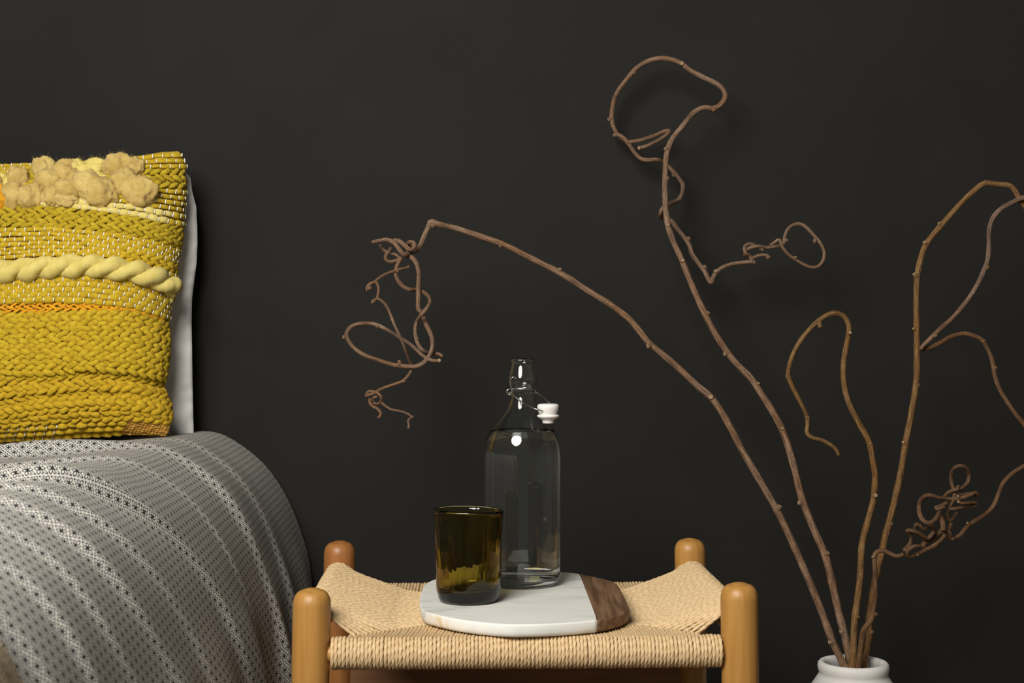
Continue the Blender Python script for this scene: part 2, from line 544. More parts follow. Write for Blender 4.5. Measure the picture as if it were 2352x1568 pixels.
# beige throw lying over the near end of the bed
ss = np.linspace(-0.45, 0.33, 90)
tt = np.linspace(0, 1, 60)
A, B = np.meshgrid(ss, tt, indexing='ij')
edge = 1.075 + 0.014 * np.sin(A * 31)
YT = 0.52 + (edge - 0.52) * B
lump = np.zeros_like(A)
for a in range(A.shape[0]):
    for b_ in range(A.shape[1]):
        lump[a, b_] = mnoise.noise((A[a, b_] * 38, YT[a, b_] * 38, 0.0))
lift = (0.012 + 0.010 * lump) * np.clip((1 - B) * 9, 0.1, 1) ** 0.5 + 0.002
vt = cover_pt(A, YT, lift).reshape(-1, 3)
n1, n2 = A.shape
i, j = np.meshgrid(np.arange(n1 - 1), np.arange(n2 - 1), indexing='ij')
ft = np.stack([i * n2 + j, i * n2 + j + 1, (i + 1) * n2 + j + 1, (i + 1) * n2 + j], -1).reshape(-1, 4)
tag(mesh_obj('throw_blanket', vt, ft, M['throw']), 'lumpy beige knitted throw at the near corner of the bed', 'blanket')

# ------------------------------------------------------------------ white pillow
PE = np.array([(398, 424), (403, 431), (412, 438), (440, 441), (478, 451), (520, 453), (565, 453.5), (605, 452), (640, 447), (690, 441), (740, 440), (800, 441), (900, 442.5), (1005, 445)])


def pillow():
    nu, nv = 70, 110
    vs, fs = [], []
    for side in (0, 1):
        for a in range(nv):
            vv = a / (nv - 1)
            for b_ in range(nu):
                u = -1 + 2 * b_ / (nu - 1)
                u = math.copysign(abs(u) ** 0.7, u)
                py = 400 + vv * 603
                xr = np.interp(py, PE[:, 0], PE[:, 1])
                px = -330 + (xr + 330) * (u + 1) / 2
                py2 = py + (1 - vv) * 6 * (abs(u) < 0.97) - 3
                T = (1 - abs(u) ** 3) ** 0.6 * (1 - abs(2 * vv - 1) ** 3) ** 0.5
                T *= 0.026 if side == 0 else 0.036
                wr = 0.006 * mnoise.noise((u * 9, vv * 11, side)) + 0.003 * mnoise.noise((u * 18, vv * 24, side + 3))
                Y = 2.302 + (-1 if side == 0 else 1) * (T + 0.0015) + wr * (1 if side == 0 else 0) + 0.003 * math.sin(vv * 13 + 1)
                vs.append(P(px, py2, Y))
    n = nu * nv
    for side in (0, 1):
        for a in range(nv - 1):
            for b_ in range(nu - 1):
                q = [side * n + a * nu + b_, side * n + a * nu + b_ + 1, side * n + (a + 1) * nu + b_ + 1, side * n + (a + 1) * nu + b_]
                fs.append(q[::-1] if side == 0 else q)
    ring = [b_ for b_ in range(nu)] + [a * nu + nu - 1 for a in range(1, nv)] + [(nv - 1) * nu + b_ for b_ in range(nu - 2, -1, -1)] + [a * nu for a in range(nv - 2, 0, -1)]
    for k in range(len(ring)):
        a_, b_ = ring[k], ring[(k + 1) % len(ring)]
        fs.append([a_, b_, b_ + n, a_ + n])
    o = mesh_obj('pillow', vs, fs, M['cloth_white'])
    tag(o, 'white cotton pillow leaning on the wall behind the yellow cushion', 'pillow')


pillow()

# ------------------------------------------------------------------ woven cushion
CE = np.array([(340, 385), (347, 408), (355, 418), (380, 424), (400, 424), (415, 424.5), (440, 426), (465, 425), (480, 421), (500, 421), (520, 420), (545, 418), (562, 416), (600, 407),
               (640, 404), (665, 404), (690, 393), (715, 388), (740, 386), (780, 389), (820, 388.5), (850, 384), (872, 378), (885, 374), (900, 381), (920, 389), (945, 392.5), (970, 390),
               (990, 386), (1006, 372)])
GX = np.array([-140, 0, 100, 200, 300, 360, 425])
GUIDE = np.array([
    (380, 377, 372, 368, 358, 349, 346),      # 0 top edge
    (470, 470, 473, 483, 496, 511, 526),      # 1 first braid top
    (526, 523, 521, 529, 543, 555, 578),      # 2 first braid bottom
    (600, 597, 588, 588, 597, 612, 632),      # 3 rope top
    (650, 649, 640, 633, 648, 668, 694),      # 4 rope bottom
    (698, 697, 693, 697, 707, 725, 752),      # 5 orange top
    (722, 721, 717, 713, 715, 731, 760),      # 6 orange bottom
    (876, 874, 874, 863, 870, 884, 892),      # 7 deep crease
    (935, 930, 912, 905, 906, 919, 935),      # 8 second crease
    (1016, 1014, 1013, 1004, 999, 1000, 1004)])  # 9 bottom edge


def guide(g, x):
    k = int(min(max(math.floor(g), 0), 8))
    fr = g - k
    return np.interp(x, GX, GUIDE[k] * (1 - fr) + GUIDE[k + 1] * fr)


def cushion_S(u, py, off=0.0):
    """point of the front face; u in -1..1 across, py the picture row"""
    xr = np.interp(py, CE[:, 0], CE[:, 1])
    px = -290 + (xr + 290) * (u + 1) / 2
    ytop = np.interp(px, GX, GUIDE[0])
    ybot = np.interp(px, GX, GUIDE[9])
    vv = np.clip((py - ytop) / (ybot - ytop), 0, 1)
    T = 0.088 * (1 - np.abs(u) ** 3.0) ** 0.55 * (1 - np.abs(2 * vv - 1) ** 3.2) ** 0.5
    g7 = np.interp(px, GX, GUIDE[7])
    g8 = np.interp(px, GX, GUIDE[8])
    cr = 0.011 * np.exp(-((py - g7) / 9) ** 2) * np.clip((px + 100) / 300, 0.35, 1) + 0.006 * np.exp(-((py - g8) / 7) ** 2)
    cr = cr + 0.005 * np.exp(-((py - np.interp(px, GX, GUIDE[2])) / 7) ** 2) * np.clip((px - 150) / 150, 0, 1)
    cr = cr + 0.006 * np.exp(-((py - np.interp(px, GX, GUIDE[4]) - 4) / 8) ** 2) * np.clip((px - 200) / 150, 0, 1)
    Y = 2.266 - 0.052 * vv - T + np.minimum(cr, T * 0.7 + 0.001) - off
    return P(px, py, Y), px, vv


cush = empty('cushion', tuple(P(68, 1006, 2.20)), 'mustard yellow chunky woven cushion with wool tufts, propped on the bed', 'cushion')


def cushion_body():
    nu, nv = 80, 120
    vs, fs = [], []
    us = np.sin(np.linspace(-1, 1, nu) * math.pi / 2)
    for side in (0, 1):
        for a in range(nv):
            q = 0.5 - 0.5 * math.cos(math.pi * a / (nv - 1))
            for u in us:
                for _ in (0,):
                    xr0 = 400
                    px = -290 + (xr0 + 290) * (u + 1) / 2
                    py = np.interp(px, GX, GUIDE[0]) * (1 - q) + np.interp(px, GX, GUIDE[9]) * q
                p, px, vv = cushion_S(u, py)
                if side == 0:
                    c = P(68, 680, p[1] + 0.02)
                    vs.append(p + np.array([0, 0.004, 0]))
                else:
                    Ys = 2.266 - 0.052 * vv
                    T = max(Ys - p[1], 0)
                    vs.append(P(px, py, Ys + min(0.35 * T, 0.022) + 0.004))
    n = nu * nv
    for side in (0, 1):
        for a in range(nv - 1):
            for b_ in range(nu - 1):
                q = [side * n + a * nu + b_, side * n + a * nu + b_ + 1, side * n + (a + 1) * nu + b_ + 1, side * n + (a + 1) * nu + b_]
                fs.append(q[::-1] if side == 0 else q)
    ring = [b_ for b_ in range(nu)] + [a * nu + nu - 1 for a in range(1, nv)] + [(nv - 1) * nu + b_ for b_ in range(nu - 2, -1, -1)] + [a * nu for a in range(nv - 2, 0, -1)]
    for k in range(len(ring)):
        a_, b_ = ring[k], ring[(k + 1) % len(ring)]
        fs.append([a_, b_, b_ + n, a_ + n])
    mesh_obj('cover', vs, fs, M['mustard'], cush)


cushion_body()

# unit spindle for one stitch of yarn: long axis x, out of the cloth z
_ns, _nr = 8, 7
_sv, _sf = [], []
for a in range(_nr):
    q = -1 + 2 * a / (_nr - 1)
    rad = max(0.0, 1 - abs(q) ** 2.3) ** 0.62 + (0.16 if 0 < a < _nr - 1 else 0.14)
    rad = min(rad, 1.0)
    for b_ in range(_ns):
        th = 2 * math.pi * b_ / _ns
        _sv.append((q, rad * math.cos(th), rad * math.sin(th)))
for a in range(_nr - 1):
    for b_ in range(_ns):
        _sf.append([a * _ns + b_, (a + 1) * _ns + b_, (a + 1) * _ns + (b_ + 1) % _ns, a * _ns + (b_ + 1) % _ns])
_sf.append(list(range(_ns)))
_sf.append(list(range((_nr - 1) * _ns, _nr * _ns))[::-1])
_sv = np.array(_sv)


def row_polyline(g, xmin=-276):
    us = np.sin(np.linspace(-0.9, 1, 900) * math.pi / 2)
    pts, pxs = [], []
    for u in us:
        px = -290 + 690 * (u + 1) / 2
        for _ in range(3):
            py = float(guide(g, px))
            p, px, vv = cushion_S(u, py)
        if px > xmin:
            pts.append(p)
            pxs.append(px)
    return np.array(pts), np.array(pxs)


def yarn_row(g, J, length, thick, slant, phase, stitchJ=None, xr_lim=None, xl_lim=None, stitch_from=None, depth=0.7, jit=1.0, stitch_len=0.0036):
    pts, pxs = row_polyline(g)
    up_pts, _ = row_polyline(max(g - 0.02, 0.0))
    s = np.r_[0, np.cumsum(np.linalg.norm(np.diff(pts, axis=0), axis=1))]
    t = phase * length
    while t < s[-1] + length * 0.2:
        tc = min(t, s[-1] - 1e-4)
        c = np.array([np.interp(tc, s, pts[:, k]) for k in range(3)])
        px = np.interp(tc, s, pxs)
        if (xr_lim is None or px < xr_lim) and (xl_lim is None or px > xl_lim):
            a_ = np.array([np.interp(min(tc + 0.002, s[-1]), s, pts[:, k]) for k in range(3)]) - np.array([np.interp(tc - 0.002, s, pts[:, k]) for k in range(3)])
            a_ /= np.linalg.norm(a_) + 1e-9
            zax = np.cross(a_, np.array([0, 0.12, 1.0]))
            zax /= np.linalg.norm(zax)
            if zax[1] > 0 and abs(a_[0]) > 0.05:
                zax = -zax
            if abs(a_[0]) <= 0.05 and zax[0] < 0:
                zax = -zax
            yax = np.cross(zax, a_)
            ang = slant + jit * rng.normal(0, 0.09)
            ax = a_ * math.cos(ang) + yax * math.sin(ang)
            ay = -a_ * math.sin(ang) + yax * math.cos(ang)
            L = length * (0.66 if abs(slant) < 0.1 else 0.74) * (1 + jit * rng.normal(0, 0.06))
            W = thick * 0.56 * (1 + jit * rng.normal(0, 0.07))
            cc = c + zax * (W * 0.35 + jit * rng.normal(0, 0.0004)) + yax * jit * rng.normal(0, 0.0005)
            bend = _sv[:, 0] ** 2
            v_ = cc + np.outer(_sv[:, 0] * L, ax) + np.outer(_sv[:, 1] * W, ay) + np.outer(_sv[:, 2] * W * depth - bend * W * 0.55, zax)
            J.add(v_, _sf)
            if stitchJ is not None and (stitch_from is None or px < stitch_from):
                sc = c + a_ * length * 0.5 + zax * (W * 0.75)
                sl = stitch_len * (1 + rng.normal(0, 0.12))
                dirn = yax * math.cos(0.16) + a_ * math.sin(0.16 + rng.normal(0, 0.08))
                side_ = np.cross(dirn, zax)
                v2 = sc + np.outer(_sv[:, 0] * sl, dirn) + np.outer(_sv[:, 1] * 0.00108, side_) + np.outer(_sv[:, 2] * 0.0009 - bend * 0.0009, zax)
                stitchJ.add(v2, _sf)
        t += length


def band(g0, g1, n, kind, mat, length=0.0145, thick=None, xl=None, xr=None, stitch_from=None, pitch_px=None, lab=None):
    st = Join() if kind == 'weave' else None
    for k in range(n):
        J = Join()
        g = g0 + (g1 - g0) * (k + 0.5) / n
        pit = (float(guide(g1, 200)) - float(guide(g0, 200))) / n * 2.06 / F
        th = min(pit * (1.25 if kind != 'braid' else 1.16), 0.0105)
        slant = 0.0
        if kind == 'braid':
            slant = 0.42 if k % 2 == 0 else -0.42
        ph = 0.5 * (k % 2) + (rng.uniform(0, 0.25) if kind == 'braid' else 0)
        yarn_row(g, J, length, th, slant, ph, st, xr, xl, stitch_from)
        if J.n:
            o = J.build('braided_yarn_row' if kind == 'braid' else 'woven_yarn_row', mat, cush)
            if lab:
                o['label'] = lab
    if st is not None and st.n:
        o = st.build('warp_stitches', M['stitch'], cush)
        o['kind'] = 'stuff'
        o['label'] = 'short cream warp stitches showing between the yarn rows'


band(0.02, 0.24, 3, 'weave', M['mustard'])
band(0.24, 0.50, 3, 'braid', M['olive'], thick=0.0082)
band(0.50, 0.80, 4, 'weave', M['mustard'])
band(0.80, 1.0, 2, 'weave', M['pale'], xr=388, lab='pale yellow yarn row')
band(0.80, 1.0, 2, 'weave', M['mustard'], xl=388)
band(1.0, 2.0, 5, 'braid', M['olive'], length=0.0158, thick=0.0076)
band(2.0, 2.62, 4, 'weave', M['mustard'])
band(2.62, 3.0, 3, 'weave', M['mustard'], xr=262)
band(2.55, 3.05, 3, 'braid', M['mustard'], xl=255)
band(3.05, 4.0, 4, 'weave', M['mustard'])
band(4.0, 5.0, 5, 'weave', M['mustard'])
band(5.0, 6.0, 3, 'braid', M['orange'], length=0.0125, thick=0.0052, xr=378, lab='orange yarn row')
band(6.0, 7.0, 13, 'braid', M['mustard'], length=0.0152, thick=0.0079)
band(7.0, 8.0, 4, 'braid', M['golden'], length=0.0152, thick=0.0074)
band(8.0, 8.62, 5, 'braid', M['golden'], length=0.0150, thick=0.0078)
band(8.62, 9.0, 3, 'weave', M['golden'], thick=0.0078, stitch_from=130, xr=285)
# ribbed ochre fabric of the back, showing where the lower corner folds forward
band(8.60, 8.98, 8, 'weave2', M['ochre'], length=0.0052, thick=0.0036, xl=282, lab='ribbed ochre fabric row at the folded lower corner')

# thick twisted roving rope
rp = []
for px in np.arange(-268, 372, 20):
    py = 0.5 * (guide(3, px) + guide(4, px))
    xr = np.interp(py, CE[:, 0], CE[:, 1])
    u = (px + 290) / (xr + 290) * 2 - 1
    rp.append(cushion_S(u, py, 0.006)[0])
for px, py in ((388, 655), (400, 668), (402, 682), (398, 692)):
    xr = np.interp(py, CE[:, 0], CE[:, 1])
    u = min((px + 290) / (xr + 290) * 2 - 1, 0.985)
    rp.append(cushion_S(u, py, 0.006)[0])
rd, rs = catmull(np.array(rp), 0.002)
t_, n_, b_v = frames(rd)
J = Join()
for ph in (0, math.pi):
    a_ = -2 * math.pi * rs / 0.066 + ph
    fade = np.clip((rs[-1] - rs) / 0.03, 0.35, 1)
    c_ = rd + (0.0068 * fade)[:, None] * (np.cos(a_)[:, None] * n_ + np.sin(a_)[:, None] * b_v)
    rr = 0.0112 * fade * (1 + 0.11 * np.sin(rs * 110 + ph * 1.3) + 0.06 * np.sin(rs * 283 + ph))
    J.add(*tube(c_, rr, 20, jitter=0.03))
o = J.build('twisted_rope', M['pale'], cush)
o['label'] = 'thick pale yellow twisted roving rope'

# wool tufts along the top
bm = bmesh.new()
bmesh.ops.create_icosphere(bm, subdivisions=4, radius=1)
IV = np.array([v_.co[:] for v_ in bm.verts])
IF = [[v_.index for v_ in f_.verts] for f_ in bm.faces]
bm.free()
tufts = [(120, 505, 78, 92, 't'), (165, 350, 80, 90, 't'), (250, 520, 78, 85, 't'), (392, 250, 80, 82, 's'), (425, 390, 92, 85, 't'), (455, 520, 66, 78, 't'), (330, 500, 50, 90, 't'),
         (580, 310, 92, 100, 't'), (592, 470, 100, 85, 't'), (590, 545, 88, 50, 's'), (690, 270, 66, 70, 'p'), (800, 280, 110, 50, 'p'), (860, 235, 90, 55, 'p'), (790, 420, 105, 110, 's'),
         (900, 470, 120, 115, 't'), (1070, 250, 110, 95, 't'), (1110, 390, 92, 110, 't'), (1265, 470, 112, 105, 't'), (1190, 250, 80, 70, 't'), (5, 520, 62, 75, 'o'), (10, 380, 70, 60, 'p'),
         (-90, 430, 100, 110, 't'), (-200, 450, 100, 110, 's'), (840, 330, 90, 30, 'p')]
tuft_pts = []
for k, (zx, zy, rx, ry, kd) in enumerate(tufts):
    px, py = zx / 3.92, 320 + zy / 3.92
    py = max(py, float(np.interp(px, GX, GUIDE[0])) + 16)
    xr = np.interp(py, CE[:, 0], CE[:, 1])
    u = (px + 290) / (xr + 290) * 2 - 1
    c0 = cushion_S(u, py, 0.007)[0]
    Yc = c0[1]
    sx, sz = rx / 3.92 * Yc / F, ry / 3.92 * Yc / F
    n3 = np.array([0.30 * mnoise.noise(Vector(q * 1.5 + k * 3.1)) + 0.30 * (0.5 - abs(mnoise.noise(Vector(q * 2.6 + k)))) + 0.11 * (0.4 - abs(mnoise.noise(Vector(q * 5.5 + k)))) + 0.05 * mnoise.noise(Vector(q * 13 + k)) for q in IV])
    vv_ = IV * (1 + n3)[:, None] * np.array([sx * 1.2, min(sx, sz) * 0.95, sz * 1.2]) + c0
    tuft_pts.append((vv_, 0 if kd == 'o' else (2 if kd == 'p' else 1)))
    o = mesh_obj('wool_tuft', vv_, IF, M[{'t': 'tan', 's': 'straw', 'p': 'pale', 'o': 'orange'}[kd]], cush)
    o['label'] = {'t': 'tan wool tuft', 's': 'straw coloured wool tuft', 'p': 'pale yellow wool tuft', 'o': 'orange wool tuft'}[kd]

# loose wool fibres
hv, hf = [], []
hmat = []


def fibre(p, d, L, wd, mi):
    d = d / (np.linalg.norm(d) + 1e-9)
    sd = np.cross(d, np.array([rng.normal(), rng.normal(), rng.normal()]))
    sd /= np.linalg.norm(sd) + 1e-9
    bend = rng.normal(0, 0.45, 3)
    k = len(hv)
    for q in (0, 0.35, 0.7, 1.0):
        c_ = p + d * L * q + bend * L * q * q
        hv.append(c_ - sd * wd * (1 - 0.5 * q))
        hv.append(c_ + sd * wd * (1 - 0.5 * q))
    for q in range(3):
        hf.append([k + 2 * q, k + 2 * q + 1, k + 2 * q + 3, k + 2 * q + 2])
        hmat.append(mi)


for _ in range(8000):
    u = rng.uniform(-0.3, 1) if rng.random() < 0.8 else rng.uniform(0.8, 1)
    q = rng.uniform(0.0, 1.0)
    px0 = -290 + 690 * (u + 1) / 2
    py = float(guide(9 * q, px0))
    p, px, vv = cushion_S(u, py, 0.0042)
    d = np.array([0.9 * rng.normal() + 0.5 * max(0, u) ** 6, -0.5, 0.7 * rng.normal() + (0.6 if q < 0.04 else 0)])
    fibre(p, d, rng.uniform(0.002, 0.0055), 0.00007, 0)
for vv_, mi in tuft_pts:
    cc_ = vv_.mean(0)
    for k in rng.integers(0, len(vv_), 650):
        p = vv_[k]
        if p[1] > cc_[1] + 0.004:
            continue
        d = (p - cc_) / np.linalg.norm(p - cc_) * 0.6 + rng.normal(0, 0.6, 3)
        fibre(p, d, rng.uniform(0.002, 0.006), 0.00007, mi)
o = mesh_obj('wool_fuzz', hv, hf, [M['mustard'], M['tan'], M['pale']], cush, True, None, hmat)
o['kind'] = 'stuff'

# ------------------------------------------------------------------ footstool
TH = math.radians(1.9)
FL, FR = np.array([-0.2229, 1.6266]), np.array([0.2559, 1.6425])
BL, BR = np.array([-0.2348, 1.9864]), np.array([0.2440, 2.0023])
SC = (FL + FR + BL + BR) / 4
XD, YD = np.array([math.cos(TH), math.sin(TH)]), np.array([-math.sin(TH), math.cos(TH)])
HX, HY = 0.2395, 0.18


def SW(p):
    p = np.atleast_2d(np.asarray(p, float))
    xy = SC + p[:, :1] * XD + p[:, 1:2] * YD
    return np.column_stack([xy, p[:, 2]])


stool = empty('footstool', (SC[0], SC[1], 0.0), 'beech footstool with woven paper cord seat standing between the bed and the vase', 'footstool')


def leg(lx, ly, top, mat, splay):
    R0 = 0.0212
    prof_ = [(0.0165, 0.0), (0.0172, 0.002), (0.0186, 0.16), (0.0205, 0.28), (R0, 0.34), (R0, top - 0.019)]
    for q in np.linspace(0.1, 1, 9):
        a_ = q * math.pi / 2
        prof_.append((0.0105 + (R0 - 0.0105) * math.cos(a_), top - 0.019 + 0.0165 * math.sin(a_)))
    prof_ += [(0.008, top - 0.0012), (0.004, top - 0.0003), (0.0005, top)]
    v_, f_ = lathe(prof_, (0, 0), 40, True)
    v_[:, 0] += lx + splay * (top - v_[:, 2])
    v_[:, 1] += ly
    return mesh_obj('leg', SW(v_), f_, mat, stool)


leg(-HX, -HY, 0.4155, M['beech'], -0.018)
leg(HX, -HY, 0.4192, M['beech'], 0.010)
leg(-HX, HY, 0.4190, M['beech_dark'], -0.010)['label'] = 'redder beech leg'
leg(HX, HY, 0.4205, M['beech'], 0.018)

ZR, ZS, RW, RC = 0.3422, 0.3735, 0.0142, 0.0022


def rod(name, a_, b_, r, mat, taper=0.0):
    q = np.linspace(0, 1, 24)[:, None]
    pts = np.array(a_) * (1 - q) + np.array(b_) * q
    L = np.linalg.norm(np.array(b_) - np.array(a_))
    e = np.minimum(q[:, 0], 1 - q[:, 0]) * L
    rr = r * np.clip(0.62 + 0.38 * (e - 0.019) / 0.012, 0.62, 1)
    v_, f_, u_ = tube(SW(pts), rr, 24)
    return mesh_obj(name, v_, f_, mat, stool)


rod('front_rail', (-HX, -HY, ZR), (HX, -HY, ZR), RW, M['beech'])
rod('back_rail', (-HX, HY, ZR), (HX, HY, ZR), RW, M['beech'])
rod('side_rail', (-HX, -HY, ZS), (-HX, HY, ZS), RW, M['beech'])
rod('side_rail', (HX, -HY, ZS), (HX, HY, ZS), RW, M['beech'])
# flat lower stretcher between the back legs
x0, x1 = -HX + 0.012, HX - 0.012
v, f = box(x0, x1, HY - 0.010, HY + 0.010, 0.10, 0.262)
mesh_obj('stretcher', SW(v), f, M['beech_shaded'], stool, smooth=False)
rod('stretcher', (-HX, -HY, 0.16), (-HX, HY, 0.16), 0.011, M['beech'])
rod('stretcher', (HX, -HY, 0.16), (HX, HY, 0.16), 0.011, M['beech'])

RR = RW + RC
A0, E0, KS, EMAX = 0.040, 0.012, 0.72, 0.082


def seam_e(a_):
    return min(E0 + (a_ - A0) * KS, EMAX)


def front_path(x, sgn, lean):
    """strand over the front (sgn=-1) or back (sgn=+1) rail at local x"""
    a_ = HX - abs(x)
    pts = []
    yc = sgn * HY
    if a_ < A0:
        for b_ in np.linspace(-150, 215, 22):
            q = math.radians(b_)
            pts.append((x, yc + sgn * RR * math.cos(q), ZR + RR * math.sin(q)))
        return pts
    for b_ in np.linspace(-140, 84, 15):
        q = math.radians(b_)
        pts.append((x, yc + sgn * RR * math.cos(q), ZR + RR * math.sin(q)))
    e = seam_e(a_)
    zt = ZR + RR
    for q in (0.25, 0.5, 0.75, 1.0):
        pts.append((x + lean * q * e, yc - sgn * (e * q), zt - 0.0012 * math.sin(q * math.pi) + 0.0 * q))
    xe = x + lean * e
    pts.append((xe, yc - sgn * (e + 0.004), zt - 0.0025))
    pts.append((xe, yc - sgn * (e + 0.0065), zt - 0.008))
    return pts


def side_path(y, sgn):
    d = min(y + HY, HY - y)
    L = min(A0 + (d - E0) / KS, 0.145)
    run = min(L, 0.092)
    xc = sgn * HX
    pts = []
    zend = 0.3578
    slope = math.atan2((ZS + RR) - zend, run)
    for b_ in np.linspace(-140, 90 + math.degrees(slope) * 0.85, 17):
        q = math.radians(b_)
        pts.append((xc + sgn * RR * math.cos(q), y, ZS + RR * math.sin(q)))
    x1, z1 = abs(pts[-1][0]), pts[-1][2]
    xe = HX - L
    for q in (0.3, 0.6, 0.85):
        xq = x1 + (HX - run - x1) * q
        zq = z1 + (zend - z1) * q
        pts.append((sgn * xq, y, zq))
    pts.append((sgn * (HX - run), y, zend))
    if run < L:
        pts.append((sgn * (xe + 0.3 * (L - run)), y, zend - 0.0006))
        pts.append((sgn * xe, y, zend - 0.0006))
    pts.append((sgn * (xe - 0.004), y, zend - 0.0018))
    pts.append((sgn * (xe - 0.0065), y, zend - 0.008))
    return pts


def strand(pts):
    d, s = catmull(np.array(pts), 0.0019)
    wob = 0.00012
    d = d + rng.normal(0, wob, (1, 3)) + np.column_stack([np.interp(np.arange(len(d)), np.arange(0, len(d) + 9, 9)[: len(range(0, len(d) + 9, 9))], rng.normal(0, 0.00016, len(range(0, len(d) + 9, 9)))) for _ in range(3)])
    return tube(SW(d), RC * 1.06 * (1 + rng.normal(0, 0.03)), 18, 3, 0.43, 0.026 * (1 + rng.normal(0, 0.06)), s, rng.uniform(0, 6.28))


xs = np.arange(-HX + 0.0235, HX - 0.0225, 0.0042)
for x in xs:
    v_, f_, u_ = strand(front_path(x, -1, -0.12 * np.sign(x)))
    mesh_obj('cord_strand', v_, f_, M['cord'], stool)
backJ = Join()
for x in xs:
    v_, f_, u_ = strand(front_path(x, 1, 0))
    if abs(x) > 0.098:
        mesh_obj('cord_strand', v_, f_, M['cord'], stool)
    else:
        backJ.add(v_, f_)
o = backJ.build('cord_strands', M['cord'], stool)
o['kind'] = 'stuff'
for sgn in (-1, 1):
    for y in np.arange(-HY + 0.0165, HY - 0.0145, 0.00475):
        v_, f_, u_ = strand(side_path(y, sgn))
        mesh_obj('cord_strand', v_, f_, M['cord'], stool)
# two or three extra turns of cord round the side rails beside each leg are hidden by the legs; inner seat filling under the board
fill = Join()
for y in np.arange(-0.095, 0.096, 0.0046):
    v_, f_, u_ = tube(SW([(-0.10, y, 0.3562), (0.0, y, 0.3558), (0.10, y, 0.3562)]), RC, 8)
    fill.add(v_, f_)
o = fill.build('seat_core_cords', M['cord'], stool)
o['kind'] = 'stuff'

# ------------------------------------------------------------------ serving board
ZB0, ZB1 = 0.3612, 0.3765
HB = CAMZ - ZB1


def onboard(px, py):
    Y = HB * F / (py - 784)
    return ((px - 1176) * Y / F, Y)


outl = [onboard(*q) for q in ((964, 1386), (964, 1372), (967, 1358), (975, 1342), (987, 1334), (1003, 1328.5), (1040, 1321), (1090, 1316), (1150, 1313.5), (1220, 1312.5), (1290, 1313), (1331, 1317))]
outr = [onboard(*q) for q in ((1331, 1317), (1367, 1324.5), (1392, 1330), (1408, 1335), (1418, 1342), (1430, 1362), (1443, 1390), (1446, 1396), (1444, 1401), (1435, 1407), (1422, 1412), (1400, 1418), (1371.6, 1423.5))]
outf = [onboard(*q) for q in ((1371.6, 1423.5), (1320, 1428.5), (1261, 1432), (1210, 1433.5), (1165, 1433.5), (1101, 1428.5), (1050, 1421.5), (1020, 1415.5), (997, 1410), (978, 1405), (968, 1398), (964, 1386))]
bc = (0.0, 1.78)
board = empty('serving_board', (bc[0], bc[1], ZB0), 'oblong white marble serving board with a walnut end lying on the cord seat', 'serving board')
STAIN = tuple(np.array([onboard(1003, 1412)[0] + 0.002, onboard(1003, 1412)[1] - 0.002, ZB0 + 0.006]) - np.array([bc[0], bc[1], ZB0]))
M['marble'] = marble()


def dense(pl, n=6):
    d, _ = catmull(np.array([(a_, b_, 0) for a_, b_ in pl]), 0.004)
    return [tuple(q[:2]) for q in d]


def slab(name, loop, mat, seam_ends):
    """loop: closed outline; layered bevel; faces between"""
    L = np.array(loop)
    cen = L.mean(0)
    N = len(L)
    t = np.roll(L, -1, 0) - np.roll(L, 1, 0)
    nrm = np.column_stack([t[:, 1], -t[:, 0]])
    nrm /= np.linalg.norm(nrm, axis=1)[:, None]
    area = np.sum(L[:, 0] * np.roll(L[:, 1], -1) - L[:, 1] * np.roll(L[:, 0], -1))
    if area < 0:
        nrm = -nrm
    for k in seam_ends:
        nrm[k] *= 0.0
    sgn_ = -1 if area < 0 else 1
    for k, kk in ((seam_ends[0] - 1, seam_ends[0] - 2), ((seam_ends[-1] + 1) % N, (seam_ends[-1] + 2) % N)):
        e = (L[k] - L[kk]) if k == seam_ends[0] - 1 else (L[kk] - L[k])
        nrm[k] = sgn_ * np.array([e[1], -e[0]]) / np.linalg.norm(e)
    H = ZB1 - ZB0
    lev = [(-0.006, 0.0), (-0.0028, 0.0008), (-0.001, 0.003), (-0.0002, 0.006), (0.0, H - 0.0022), (-0.0005, H - 0.0008), (-0.0018, H)]
    vs, fs = [], []
    for off, z in lev:
        for q in range(N):
            p = L[q] + nrm[q] * off
            vs.append((p[0], p[1], ZB0 + z))
    for a_ in range(len(lev) - 1):
        for q in range(N):
            q2 = (q + 1) % N
            fs.append([a_ * N + q, a_ * N + q2, (a_ + 1) * N + q2, (a_ + 1) * N + q])
    fs.append(list(range(N))[::-1])
    fs.append(list(range((len(lev) - 1) * N, len(lev) * N)))
    if area < 0:
        fs = [q[::-1] for q in fs]
    o = mesh_obj(name, vs, fs, mat, board)
    o.data.polygons[len(fs) - 1].use_smooth = False
    o.data.polygons[len(fs) - 2].use_smooth = False
    # keep the flat top crisp and the joint with the neighbour flat
    return o


ml = dense(outl) + dense(outf)[1:]
sl1 = np.array(outl[-1])
sl2 = np.array(outf[0])
mloop = dense(outl)[:-1] + [tuple(sl1 + (sl2 - sl1) * q) for q in np.linspace(0, 1, 12)] + dense(outf)[1:-1]
wloop = dense(outr)[:-1] + [tuple(sl2 + (sl1 - sl2) * q) for q in np.linspace(0, 1, 12)][:-1]
wl = np.array(wloop) + np.array([0.0003, 0])
k0 = len(dense(outl)) - 1
slab('marble_slab', mloop, M['marble'], range(k0 + 1, k0 + 11))['label'] = 'white marble slab with an ochre stain on its rim'
k1 = len(dense(outr)) - 1
slab('walnut_end', [tuple(q) for q in wl], M['walnut'], range(k1 + 1, k1 + 11))['label'] = 'dark walnut end strip'

# ------------------------------------------------------------------ bottle
BY = 1.886
bk = BY / F
bx_ = (1200 - 1176) * bk


def bz(py):
    return CAMZ - (py - 784) * bk


